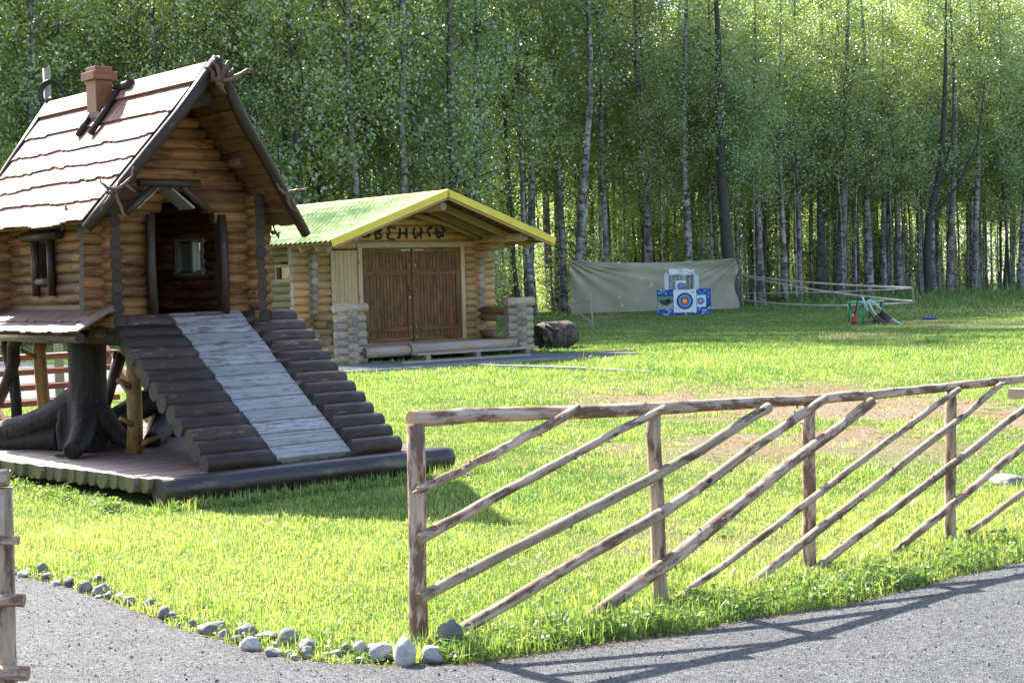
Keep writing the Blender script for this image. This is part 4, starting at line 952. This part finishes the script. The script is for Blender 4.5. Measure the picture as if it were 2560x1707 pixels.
mb.tube([(RU+.3, -.30, 3.08), (RU+1.2, -.30, 2.86), (RU+2.1, -.30, 2.55)], [.07, .07, .07], n=12)
mb.tube([(UL-.1, -.75, 2.35), (UR+.1, -.75, 2.35)], .0001, n=3) if False else None
mb.build('brace_log', ['slog', 'slog_end'], shop)
# porch
mb = MB()
for k in range(10): mb.box((.95, -.13-.145*k, .285), (3.9, .138, .04), long=0)
mb.build('porch_floor', ['wlog', 'wlog'], shop)
mb = MB(); mb.tube([(-.98, -1.52, .2), (.13, -1.52, .2)], .115, n=18, rnd=.7); mb.tube([(.135, -1.53, .21), (2.95, -1.53, .22)], [.125, .11], n=18, rnd=.6); mb.build('porch_log', ['wlog', 'slog_end'], shop)
mb = MB(); mb.box((1.65, -1.86, .125), (3.2, .26, .045), ax=(X3, Y3, Z3), long=0)
sb = mb.build('step_board', ['wlog', 'wlog'], shop, bevel=.004)
mb = MB()
for u_ in (.3, 1.6, 2.95): mb.tube([(u_, -2.0, .05), (u_, -1.5, .05)], .06, n=12)
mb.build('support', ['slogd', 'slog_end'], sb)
for uu in (UL, UR):
    mb = MB()
    wl(mb, 0, -1.45, uu-.34, uu+.36, .09, .95, jit=.01)
    mb.tube([(uu-.40, -1.5, 1.12), (uu+.38, -1.5, 1.12)], .095, n=16, rnd=.9)
    wl(mb, 1, uu, -1.66, -1.15, .0+SP*.05, 1.0, jit=.02)
    mb.build('railing_stack', ['wlog', 'slog_end'], shop)
    mb = MB(); wl(mb, 1, uu, -1.3, -.15, .93, 1.0); wl(mb, 1, uu, -.75, -.15, .78, .85); wl(mb, 1, uu, -.6, -.15, .42, .5); wl(mb, 1, uu, -1.3, -.1, .1, .28); mb.build('rail_log', ['rail', 'slog_end'], shop)

# path edging and loose boards
def plank_thing(name, a, b, wd_, th, z, mat, label, cat='board', seg=1):
    d = (b-a); L = d.length; d.normalize(); s_ = Vector((-d.y, d.x, 0)).normalized(); n_ = d.cross(s_)
    n_ = n_ if n_.z > 0 else -n_
    t = MB(); 
    for k in range(seg): c = a+d*(L*(k+.5)/seg); t.box((0, 0, 0) if seg == 1 else c-(a+b)/2, (L/seg-.004, wd_, th), ax=(d, s_, n_), long=0)
    o = t.build(name, [mat, mat], None, bevel=.002); o.location = (a+b)/2+Vector((0, 0, z)); return tag(o, label, cat)
plank_thing('path_edging', G(840, 938), G(1440, 898), .05, .07, .025, 'ramp', 'narrow pale edging board running along the near side of the grey path', 'edging', 4)
plank_thing('board', G(1203, 919), G(1470, 928), .12, .03, .05, 'ramp', 'long whitish board lying in the grass, the nearer left half of the pair', 'board')
plank_thing('board', G(1440, 924), G(1628, 934), .10, .03, .03, 'ramp', 'long whitish board lying in the grass, the right hand half of the pair', 'board')
plank_thing('board', G(1012, 909), G(1320, 889), .22, .04, .02, 'wlog', 'weathered plank lying on the ground along the path in front of the shop porch', 'board')
plank_thing('board', G(1490, 882), G(1590, 878), .1, .03, .03, 'grey', 'grey board lying past the far end of the path by the grass', 'board')
plank_thing('timber', G(2530, 995), G(2660, 1000), .2, .12, .06, 'wlog', 'pale squared timber end lying at the right edge beyond the fence', 'timber')

# ================================================================== FENCES
FA = Frame(math.atan2(2.365, 3.02), -.451, 6.894)
fence = thing('pole_fence', FA.o, FA.th, label='rustic fence of slanting peeled poles under one long top rail, along the road edge', cat='fence')
PO = [((1039, 1060), (1047, 1612), .041), ((1633, 1030), (1652, 1506), .037), ((2022, 1008), (2022, 1418), .037), ((2377, 972), (2375, 1345), .034)]
def pw(u):
    return float(np.interp(u, [p[0].x for p in posts], [p[0].y for p in posts]))
def fh(x, y, off):
    w_ = 0
    for _ in range(6): q = FA.hw(x, y, w_); w_ = pw(q.x)+off
    return FA.hw(x, y, w_)
def knots(mb, P, r, nk):
    for q in range(nk):
        i = random.randrange(len(P)-1); p = Vector(P[i]).lerp(Vector(P[i+1]), random.random()); d = Vector((random.gauss(0, 1), random.gauss(-.6, .8), random.gauss(0, 1))).normalized()
        mb.tube([p, p+d*(r+random.uniform(.006, .02))], [.009, .005], n=6, cap=0)
posts = []
for (t, b, r) in PO:
    pb = FA.loc(G(*b)); pt = FA.hw(t[0], t[1], pb.y); posts.append((pb, pt))
posts.append((Vector((5.1, .05, 0)), Vector((5.1, .05, .9)))); PO.append((0, 0, .036)); posts.append((Vector((6.5, .1, 0)), Vector((6.5, .1, .9)))); PO.append((0, 0, .036))
for (pb, pt), q in zip(posts, PO):
    mb = MB(); P = [pb+Vector((0, 0, -.1)), pb.lerp(pt, .3), pb.lerp(pt, .65), pt]; mb.tube(P, [q[2]*1.08, q[2], q[2]*.98, q[2]*.98], n=16, sub=3, wob=.0015, lump=.05); knots(mb, P, q[2], 3); mb.build('post', ['grey', 'grey_end'], fence)
RP = [(1026, 1049, 0), (1200, 1036, 0), (1400, 1032, 0), (1633, 1022, 1), (1850, 1008, 1), (2022, 1000, 2), (2200, 985, 2), (2374, 967, 3), (2560, 946, 3)]
P = [fh(x, y, .0) for x, y, i in RP]+[Vector((5.4, .05, .93)), Vector((6.8, .1, .95))]
mb = MB(); mb.tube(P, [.038, .034, .033, .032, .030, .028, .027, .026, .025, .025, .024], n=16, sub=5, wob=.0018, lump=.05); knots(mb, P, .03, 14); mb.build('top_rail', ['grey', 'grey_end'], fence)
DG = [((1044, 1227), (1446, 1021), .019, .022), ((1049, 1347), (1662, 1018), .026, .018), ((1049, 1495), (1921, 1018), .026, .027), ((1112, 1597), (2063, 998), .030, .024), ((1485, 1538), (2179, 1005), .036, .028),
      ((1690, 1522), (2397, 972), .019, .018), ((1890, 1450), (2503, 962), .026, .018), ((2048, 1415), (2640, 958), .023, .022), ((2236, 1379), (2760, 950), .024, .022), ((2440, 1318), (2900, 960), .02, .02), ((2560, 1330), (3000, 985), .02, .02)]
for i_, (a, b, r0, r1) in enumerate(DG):
    A_, B_ = fh(a[0], a[1], -.066), fh(b[0], b[1], -.06)
    if i_ >= 3: A_ = A_-(B_-A_)*.035; A_.z = max(A_.z, -.02)
    n_ = 12; bow = random.uniform(-.012, .012); P = [A_.lerp(B_, k/n_)+Vector((0, random.gauss(0, .002), bow*math.sin(math.pi*k/n_)+random.gauss(0, .0025))) for k in range(n_+1)]
    P = [Vector((p.x, min(p.y, pw(p.x)-.06), p.z)) for p in P]
    R_ = [(r0*(1-k/n_)+r1*k/n_)*random.uniform(.94, 1.06) for k in range(n_+1)]
    mb = MB(); mb.tube(P, R_, n=14, sub=2, lump=.05); knots(mb, P, r0, 9)
    # shreds of loose bark
    mb.build('slanting_pole', ['grey', 'grey_end'], fence)
f2 = thing('pole_fence', (-1.86, 5.65, 0), 0, label='left gate post with three cut pole ends at the left edge of the road', cat='fence')
mb = MB(); mb.tube([(-.016, 0, -.1), (-.012, 0, .3), (0, 0, .9)], [.040, .037, .035], n=16, sub=3, lump=.05); knots(mb, [(0, 0, .1), (0, 0, .8)], .03, 3); mb.build('post', ['grey', 'grey_end'], f2)
mb = MB(); mb.tube([(.022, -.0, .935), (-.5, -.05, .93), (-1.6, -.1, .94)], [.033, .034, .03], n=14, sub=4, lump=.05); mb.build('top_rail', ['grey', 'grey_end'], f2)
for (x, y, r, dz) in ((47, 1350, .016, -.0), (61, 1500, .023, -.0), (71, 1682, .027, 0)):
    e = D(x, y, 5.59)-Vector((-1.86, 5.65, 0)); mb = MB(); mb.tube([e, e+Vector((-.3, 0, .012)), e+Vector((-1.5, -.05, .06))], r, n=12, sub=4, lump=.05); mb.build('pole', ['grey', 'grey_end'], f2)

# ================================================================== STONES
def rock(name, loc, rx, ry, rz_, seed, mat, label, group=None, np_=15):
    import bmesh
    bm = bmesh.new(); bmesh.ops.create_icosphere(bm, subdivisions=3, radius=1); r = random.Random(seed)
    pl = [(Vector((r.gauss(0, 1), r.gauss(0, 1), r.gauss(0, 1))).normalized(), r.uniform(.55, .95)) for _ in range(np_)]
    for v in bm.verts:
        d = v.co.normalized(); m = 1.
        for n_, h in pl:
            c = d.dot(n_)
            if c > .01: m = min(m, h/c)
        m = min(m, 1.02); nz = .04*math.sin(d.x*7+seed)*math.sin(d.z*5+seed)+.03*math.sin(d.y*11+seed*2)+r.uniform(-.012, .012); d = d*(m+nz); v.co = (d.x*rx, d.y*ry, d.z*rz_)
    me = bpy.data.meshes.new(name); bm.to_mesh(me); bm.free(); me.materials.append(M[mat]); me.polygons.foreach_set('use_smooth', np.ones(len(me.polygons), bool))
    o = bpy.data.objects.new(name, me); COL.objects.link(o); o.location = loc; o.rotation_euler = (r.uniform(-.2, .2), r.uniform(-.2, .2), r.uniform(0, 3)); return tag(o, label, 'stone', group)
SPEC = {33: ('stoned', 'round dark grey boulder leaning against the right side of the first fence post', .0), 31: ('stonew', 'tall pale angular stone at the foot of the first fence post', .0), 32: ('stonew', 'whitish blocky stone in front of the first fence post', 0), 29: ('stonew', 'long flat pale stone left of the first fence post', 0), 34: ('stoned', 'small dark stone right of the whitish blocky stone at the fence post', 0),
        27: ('stonew', 'small white upright stone left of the long flat pale stone', 0), 18: ('stone', 'light rounded cobble topping the pile at the road bend', 0), 14: ('stone', 'big slanted grey stone at the left side of the pile at the road bend', 0), 7: ('stone', 'single blue grey stone halfway along the grass edge', 0), 0: ('stoned', 'low flat dark stone at the left end of the visible stone row', 0),
        17: ('stone', 'long grey slab shaped stone lying behind the light rounded cobble', 0), 22: ('stone', 'brown grey boulder right of the light rounded cobble', 0), 16: ('stonew', 'broad pale stone at the front left of the pile at the road bend', 0), 2: ('stone', 'wide ridged grey stone in the left stone row', 0), 35: ('stone', 'grey stone half hidden in the grass near the left gate post', 0)}
for i_, (cx, cy_, hx, hy) in enumerate(ST):
    u, v = cx/1.96, 1100+cy_/1.96; hu_, hv = hx/1.96, hy/1.96
    g = G(u, v+hv); sc = g.y/FPX; rx, rz_ = hu_*sc*1.12, hv*sc*1.3
    mt, lab, _ = SPEC.get(i_, (random.choice(('stone', 'stone', 'stonew', 'stoned')), None, 0))
    if lab is None: lab = 'small rounded grey stone in the row edging the grass'
    zc = rz_*.62; dy = 0
    if i_ == 33: zc = .08; dy = 0; g.y = G(2155/1.96, 1100+1046/1.96).y; g.x = (u-1280)/FPX*g.y; g = Vector((g.x, g.y, 0)); 
    rock('stone', (g.x, g.y+rx*.6+dy, zc), rx, rx*random.uniform(.7, .95), rz_, i_*3.7+1, mt, lab, None if i_ in SPEC else 'small stones edging the grass', 5 if i_ in (33, 18, 31) else 15)
rock('stone_slab', G(2530, 1215)+Vector((0, .1, .03)), .22, .14, .055, 91, 'stone', 'flat pale slab of stone lying in the grass behind the fence at the right edge')
rock('stone', HUT.W(2.0, -2.25, .03), .09, .05, .035, 95, 'stone', 'flat grey stone lying in the shade beside the right end of the front log')

# ================================================================== CUT LOG BY THE PATH
mb = MB(); a, b = Vector((-.30, -.28, .30)), Vector((.28, .34, .30))
mb.tube([a, a.lerp(b, .1), a.lerp(b, .5), a.lerp(b, .9), b], [.285, .315, .32, .31, .27], n=34, sub=5, lump=.06, wob=.012, mi=0, cap=1)
M['stump_bark'] = plain('rough_bark', (.03, .022, .018), (.13, .095, .07), rough=.9, scale=9, bump=1.); M['stump_face'] = plain('aged_cut_face', (.035, .028, .025), (.12, .095, .085), rough=.7, scale=5, bump=.6)
o = mb.build('cut_log', ['stump_bark', 'stump_face']); o.location = G(1392, 872); tag(o, 'thick short dark log lying by the path, right of the shop porch', 'log')
o.location.y += .25

# ================================================================== CANVAS SCREEN
def canvas():
    tl, tr, bl, br = D(1422, 650, 69.4), D(1838, 645, 70.6), D(1428, 790, 69.4), D(1846, 780, 70.6); nu, nv = 150, 60; V = []; F = []
    for j in range(nv+1):
        for i in range(nu+1):
            s, t = i/nu, j/nv; p = tl.lerp(tr, s).lerp(bl.lerp(br, s), t)
            sag = .16*math.sin(math.pi*s)**.8*(1-t)**2
            w1 = .05*math.sin(9*s*math.pi+2.5*t)*math.sin(math.pi*min(1, t*1.3)); fan = .10*math.exp(-s*7)*math.sin(26*math.atan2(t+.02, s+.03)); fan2 = .12*math.exp(-(1-s)*6)*math.sin(30*math.atan2(t+.02, 1.03-s))
            hf = .045*math.sin(t*24+3*math.sin(s*5))*math.exp(-((t-.15)/.2)**2); bel = .12*math.sin(math.pi*s*2+.5)*t+.10*(vnoise(s*7, t*3, 1., 4)-.5)
            x = 0; 
            if s > .93: x = .10*math.sin(t*9)*(s-.93)/.07
            V.append((p.x+x, p.y+w1+fan+fan2+hf+bel, max(.02, p.z-sag)))
    for j in range(nv):
        for i in range(nu): a = j*(nu+1)+i; F.append((a, a+1, a+nu+2, a+nu+1))
    me = bpy.data.meshes.new('canvas_screen'); me.from_pydata(V, [], F)
    m, t = new_mat('olive_canvas'); n = N(t); co = n('ShaderNodeTexCoord').outputs['Object']
    g = n('ShaderNodeTexNoise', {'Vector': co, 'Scale': 1.2, 'Detail': 5.}).outputs[0]; c = ramp(n, g, [(.3, (.56, .53, .44)), (.7, (.68, .64, .54))])
    d = n('ShaderNodeBsdfDiffuse', {'Color': c}).outputs[0]; tr_ = n('ShaderNodeBsdfTranslucent', {'Color': (.75, .66, .38, 1)}).outputs[0]; n('ShaderNodeOutputMaterial', {0: n('ShaderNodeMixShader', {0: .5, 1: d, 2: tr_}).outputs[0]})
    me.materials.append(m); me.polygons.foreach_set('use_smooth', np.ones(len(F), bool)); o = bpy.data.objects.new('canvas_screen', me); COL.objects.link(o); tag(o, 'wrinkled olive canvas sheet stretched between two trunks behind the archery targets', 'canvas')
    so_ = o.modifiers.new('s', 'SOLIDIFY'); so_.thickness = .004
canvas()

# ================================================================== ARCHERY TARGETS
M['speckle'] = None
def speckle():
    m, t = new_mat('blue_speckled_foam'); n = N(t); co = n('ShaderNodeTexCoord').outputs['Object']
    mp = n('ShaderNodeMapping', {'Vector': co, 'Rotation': (0, .6, 0), 'Scale': (14, 14, 22)}).outputs[0]
    v = n('ShaderNodeTexVoronoi', {'Vector': mp, 'Scale': 1.}); s = n('ShaderNodeSeparateColor', {0: v.outputs['Color']}).outputs[0]
    r = n('ShaderNodeValToRGB', {'Fac': s}); cr = r.color_ramp; cr.interpolation = 'CONSTANT'
    for k, (p, c) in enumerate([(0, (.01, .03, .12)), (.35, (.015, .08, .33)), (.7, (.05, .16, .5)), (.88, (.5, .6, .75))]):
        e = cr.elements[k] if k < 2 else cr.elements.new(p); e.position = p; e.color = (*c, 1)
    n('ShaderNodeOutputMaterial', {0: n('ShaderNodeBsdfPrincipled', {'Base Color': r.outputs[0], 'Roughness': .7}).outputs[0]}); return m
M['speckle'] = speckle()
for k, c in dict(tw=(.72, .74, .76), tk=(.02, .022, .05), tb=(.03, .30, .72), tr=(.55, .02, .06), ty=(.75, .62, .05), pg=(.10, .25, .16), pb=(.32, .33, .26), tbird=(.03, .03, .045)).items(): M[k] = plain('paper_'+k, c, rough=.6, bump=0)
M['distress'] = wood('flaking_white_board', (.55, .56, .58), (.75, .76, .78), rough=.7, third=(.05, .045, .04), tamt=.9, tscale=(2.5, 14), tth=.6, rv=.2)
M['distressd'] = wood('bare_grey_board', (.10, .105, .10), (.30, .31, .30), rough=.8, third=(.5, .5, .5), tamt=.8, tscale=(2.5, 14), tth=.56, rv=.3)
TY = 68.2; PXM = TY/FPX; tb = G(1710, 787); tb = Vector((tb.x, tb.y, 0)); TY = tb.y; PXM = TY/FPX
TAN = .07
def T(x, y):   # px of the close crop (11.2x) to board coordinates
    u, v = 1640+x/11.2, 660+y/11.2; p = D(u, v, TY)-tb; return Vector((p.x+(-.04)*p.z*0, 0, p.z))
def tbox(mb, x0, y0, x1, y1, yo, th, mi=0):
    a, b = T(x0, y0), T(x1, y1); mb.box(((a.x+b.x)/2, yo, (a.z+b.z)/2), (abs(b.x-a.x), th, abs(a.z-b.z)), mi=mi)
def rings(par, cx, cy_, rr, yo, name='ring'):
    c = T(cx, cy_)
    for k, (r, m) in enumerate(rr):
        mb = MB(); y0 = yo-.004*(k+1); mb.tube([(c.x, yo, c.z), (c.x, y0, c.z)], r/11.2*PXM, n=40, cap=0); mb.build('ring', [m, m], par)
tt_ = thing('target_board', tb, 0, label='blue speckled foam board with a large round archery target face and a bird picture', cat='archery target')
mb = MB(); tbox(mb, 22, 722, 1545, 1405, 0, .14); mb.build('foam_board', ['speckle', 'speckle'], tt_, bevel=.01)
mb = MB(); tbox(mb, 478, 725, 1130, 1345, -.085, .02); fc = mb.build('target_face', ['tw', 'tw'], tt_); rings(fc, 800, 1035, ((232, 'tk'), (184, 'tb'), (118, 'tr'), (60, 'ty')), -.095)
mb = MB(); tbox(mb, 1010, 765, 1055, 795, -.097, .003); mb.build('emblem', ['tk', 'tk'], fc)
mb = MB(); tbox(mb, 1140, 872, 1395, 1195, -.078, .012); fc = mb.build('target_face', ['tw', 'tw'], tt_); rings(fc, 1245, 1032, ((105, 'tb'), (84, 'tb'), (64, 'tr'), (34, 'ty')), -.084)
mb = MB(); tbox(mb, 35, 915, 475, 1020, -.076, .01, 0); tbox(mb, 35, 1022, 475, 1265, -.076, .01, 1); pc = mb.build('bird_picture', ['pg', 'pb'], tt_)
mb = MB(); y0 = -.088
def bp(pl): return [T(x, y)+Vector((0, y0, 0)) for x, y in pl]
for pl, rr in (([(80, 1050), (180, 1080), (300, 1080), (420, 1050), (470, 1030)], [.02, .09, .12, .06, .015]), ([(300, 1060), (340, 1010), (380, 985)], [.07, .05, .025]), ([(250, 1110), (270, 1160)], [.03, .02])):
    P = bp(pl); Ls = []; Rs = []
    for q in range(len(P)):
        Ls.append((P[q], rr[q]))
    top = [p+Vector((0, 0, r)) for p, r in Ls]; bot = [p-Vector((0, 0, r)) for p, r in Ls]
    for q in range(len(P)-1): mb.quad([bot[q], bot[q+1], top[q+1], top[q]])
mb.build('bird', ['tbird', 'tbird'], pc)
t2 = thing('target_stand', tb+Vector((0, .25, 0)), 0, label='flaking white board rack behind the blue target board, small target paper on it', cat='target rack')
mb = MB()
for k in range(7): x0 = 385+k*98; tbox(mb, x0, 300, x0+92, 1300, 0, .04)
mb.build('grey_boards', ['distressd', 'distressd'], t2)
mb = MB(); tbox(mb, 370, 140, 1070, 300, -.05, .05); tbox(mb, 235, 300, 385, 1350, -.04, .06); tbox(mb, 1080, 315, 1230, 1350, -.04, .06); tbox(mb, 275, 228, 330, 300, .02, .04); tbox(mb, 1070, 240, 1125, 310, .02, .04); mb.build('white_frame', ['distress', 'distress'], t2, bevel=.005)
mb = MB(); tbox(mb, 565, 470, 855, 722, -.05, .01); fc = mb.build('target_face', ['tw', 'tw'], t2); rings(fc, 708, 618, ((100, 'tk'), (82, 'tb'), (48, 'tr'), (20, 'ty')), -.056)
mb = MB(); tbox(mb, 790, 545, 960, 722, -.064, .006, 0); mb.build('faded_print', ['distressd', 'distressd'], t2)

# ================================================================== TAPES, ROPES, STAKES
def tapemat():
    m, t = new_mat('red_white_tape'); n = N(t); uv = n('ShaderNodeUVMap', uv_map='uv').outputs[0]; sx = n('ShaderNodeSeparateXYZ', {0: uv}).outputs
    s = n('ShaderNodeMath', {0: sx[0], 1: 9.}, operation='MULTIPLY').outputs[0]; s = n('ShaderNodeMath', {0: s, 1: 1.}, operation='FRACT').outputs[0]; s = n('ShaderNodeMath', {0: s, 1: .72}, operation='GREATER_THAN').outputs[0]
    c = mixc(n, s, (.75, .74, .76), (.55, .10, .12)); p = n('ShaderNodeBsdfPrincipled', {'Base Color': c, 'Roughness': .35, 'Transmission Weight': 0.}); 
    n('ShaderNodeOutputMaterial', {0: p.outputs[0]}); return m
M['tape'] = tapemat()
def ribbon(a, b, wd_, sag, label, name='barrier_tape', mat='tape', twist=.6):
    mb = MB(); n_ = 40; P = [a.lerp(b, k/n_)-Vector((0, 0, sag*4*(k/n_)*(1-k/n_))) for k in range(n_+1)]; L = (b-a).length/n_; u0 = 0
    base = len(mb.v)
    for k in range(n_+1):
        an = twist*math.sin(k*.55); h = Vector((0, math.sin(an), math.cos(an)))*wd_/2; mb.v += [P[k]-h, P[k]+h]
    for k in range(n_): mb.face((2*k, 2*k+2, 2*k+3, 2*k+1), [(k*L, 0), (k*L+L, 0), (k*L+L, wd_), (k*L, wd_)], .5, 0, True)
    o = mb.build(name, [mat, mat]); so_ = o.modifiers.new('s', 'SOLIDIFY'); so_.thickness = .002; return tag(o, label, 'tape' if name == 'barrier_tape' else 'rope')
PY = G(2291, 797).y
ribbon(D(1843, 686, 71.2), D(2279, 719, PY), .075, .10, 'upper barrier tape from the dark trunk to the head of the tape post')
ribbon(D(1858, 690, 71.1), D(2286, 754, PY-.05), .085, .12, 'wide white barrier tape sloping down across the others to the waist of the tape post')
ribbon(D(1844, 732, 71.2), D(2276, 721, PY+.02), .04, .06, 'thin red barrier tape, second from the bottom, rising to the tape post')
ribbon(D(1846, 748, 71.2), D(2287, 756, PY+.05), .075, .18, 'lowest white barrier tape running behind the green table')
def stick(name, px, Yd, r, label, cat, mat='grey'):
    P = [D(x, y, Yd) for x, y in px]; b0 = P[-1].copy(); mb = MB(); mb.tube([p-b0 for p in P], r, n=8, sub=3, wob=.01); o = mb.build(name, [mat, 'grey_end']); o.location = b0; return tag(o, label, cat)
stick('stake', [(2277, 700), (2283, 750), (2291, 799)], PY, [.03, .025, .025], 'thin leaning wooden post holding the right ends of the barrier tapes', 'stake')
SY = G(1485, 830).y
stick('stake', [(1475, 734), (1479, 780), (1485, 831)], SY, [.022, .022, .02], 'thin pale stake in the grass before the left part of the canvas screen', 'stake', 'wlog')
M['rope'] = plain('hemp_rope', (.35, .22, .16), (.45, .30, .22), rough=.9)
def rope(a, b, sag, label):
    n_ = 14; P = [a.lerp(b, k/n_)-Vector((0, 0, sag*4*(k/n_)*(1-k/n_))) for k in range(n_+1)]; b0 = P[0].copy(); mb = MB(); mb.tube([p-b0 for p in P], .013, n=6, cap=0); o = mb.build('rope', ['rope', 'rope']); o.location = b0; tag(o, label, 'rope')
rope(D(1343, 702, 68.4), D(1475, 749, SY), .15, 'upper rope from the crooked birch to the head of the pale stake')
rope(D(1348, 704, 68.4), D(1483, 808, SY), .05, 'rope slanting steeply from the crooked birch to the low end of the pale stake')
rope(D(1358, 764, 68.4), D(1476, 750, SY), .05, 'rope rising slightly from low on the crooked birch to the head of the pale stake')
rope(D(1400, 796, 60), D(1483, 812, SY), .03, 'short low rope reaching the foot of the pale stake from the left')

# ================================================================== GREEN TABLE AND ARCHERY GEAR
LP = [G(2122, 808), G(2158, 812), G(2206, 802), G(2173, 799)]; tc = sum(LP, Vector())/4
tbl = thing('plastic_table', tc, 0, label='small green plastic garden table standing on the grass by the tapes', cat='table')
TZ = .66
mb = MB(); q = [p-tc for p in LP]; q2 = [Vector((p.x*1.12, p.y*1.12, 0)) for p in q]
b = len(mb.v)
mb.quad([p+Vector((0, 0, TZ)) for p in q2]); mb.quad([p+Vector((0, 0, TZ-.03)) for p in reversed(q2)])
for k in range(4): a_, b_ = q2[k], q2[(k+1) % 4]; mb.quad([a_+Vector((0, 0, TZ-.06)), b_+Vector((0, 0, TZ-.06)), b_+Vector((0, 0, TZ)), a_+Vector((0, 0, TZ))])
mb.build('tabletop', ['greenp', 'greenp'], tbl)
for p in q: mb = MB(); mb.tube([p, p*.96+Vector((0, 0, TZ-.03))], [.028, .045], n=10); mb.build('leg', ['greenp', 'greenp'], tbl)
GY = LP[1].y
def gear(name, parts, label, cat, Yd=GY):
    ob = []; base = G(parts[-1][0][-1][0], 812); t = thing(name, base, 0, label=label, cat=cat)
    for px, r, mt, nm in parts:
        P = [D(x, y, Yd)-base for x, y in px]; mb = MB(); mb.tube(P, r, n=8, sub=3); mb.build(nm, [mt, mt], t)
gear('bow', [([(2157, 742), (2161, 760), (2170, 777)], .03, 'bow', 'upper_limb'), ([(2170, 777), (2184, 793), (2199, 808)], .035, 'bowd', 'grip'), ([(2199, 808), (2206, 812)], .028, 'bow', 'limb_tip')], 'archery bow leaning on the table, its pale upper limb the leftmost', 'bow')
gear('bow', [([(2172, 756), (2181, 775), (2190, 788)], .03, 'bow', 'upper_limb'), ([(2190, 788), (2202, 801), (2216, 811)], .033, 'bowd', 'grip'), ([(2214, 811), (2222, 812)], .028, 'bow', 'limb_tip')], 'middle archery bow of the three leaning on the table', 'bow', GY-.15)
gear('bow', [([(2174, 751), (2188, 759), (2203, 774)], .026, 'bow', 'upper_limb'), ([(2203, 774), (2216, 786), (2229, 796)], .03, 'bowd', 'grip'), ([(2229, 796), (2254, 812)], .026, 'bow', 'lower_limb')], 'archery bow reaching farthest right from the green table', 'bow', GY-.3)
gear('quiver', [([(2145, 738), (2143, 757), (2139, 775)], .022, 'black', 'shaft'), ([(2139, 772), (2136, 788)], [.035, .04], 'black', 'sleeve'), ([(2136, 786), (2134, 811)], [.06, .075], 'red', 'case')], 'red and black case with a dark shaft propped against the front of the green table', 'quiver', LP[1].y-.25)
mb = MB(); A_, B_, C_ = [G(2176, 803), D(2204, 780, LP[2].y-.2), G(2247, 812)]; o0 = G(2205, 806)
for d0, d1 in ((0, .25),):
    f = [p-o0 for p in (A_, C_, B_)]; bk = [p+Vector((.05, .25, 0)) for p in f]
    mb.quad(f); mb.quad(list(reversed(bk)))
    for k in range(3): mb.quad([f[k], bk[k], bk[(k+1) % 3], f[(k+1) % 3]])
o = mb.build('bag', ['cloth', 'cloth']); o.location = o0; tag(o, 'slumped dark cloth bag lying behind the bows under the table side', 'bag')
mb = MB(); mb.box((0, 0, .05), (.40, .2, .08)); o = mb.build('mat', ['bluep', 'bluep'], None, bevel=.02); o.location = G(2323, 800); tag(o, 'flat dark blue bundle lying in the grass right of the tape post', 'bundle')
# objects on the table
mb = MB(); mb.box((0, 0, .03), (.3, .12, .06)); mb.tube([(-.2, 0, .05), (.25, .03, .09)], .02, n=8); o = mb.build('glove', ['cloth', 'cloth'], None, bevel=.01); o.location = tc+Vector((-.1, 0, TZ)); tag(o, 'small dark heap of archery gloves on the green tabletop', 'gloves')

# ================================================================== POLE WITH CABLE COIL
pb = D(122, 262, 24); mb = MB(); mb.tube([(0, 0, 0), (0, 0, 2.5), (-.02, 0, D(120, 172, 24).z)], [.075, .065, .055], n=12, sub=2, lump=.03); o = mb.build('pole', ['wlog', 'grey_end']); o.location = (pb.x, pb.y, 0); tag(o, 'grey wooden pole rising behind the left end of the roof of the hut', 'pole')
cc = D(132, 236, 23.9); mb = MB()
for k in range(5):
    r = .145+.012*k; off = Vector((random.uniform(-.015, .015), -.02-.012*k, random.uniform(-.015, .015)))
    mb.tube([off+Vector((r*math.cos(a*math.pi/12), 0, r*1.1*math.sin(a*math.pi/12))) for a in range(25)], .012, n=6, cap=0)
o = mb.build('cable_coil', ['black', 'black']); o.location = cc; tag(o, 'coil of black cable hanging on the grey pole behind the roof', 'cable coil')
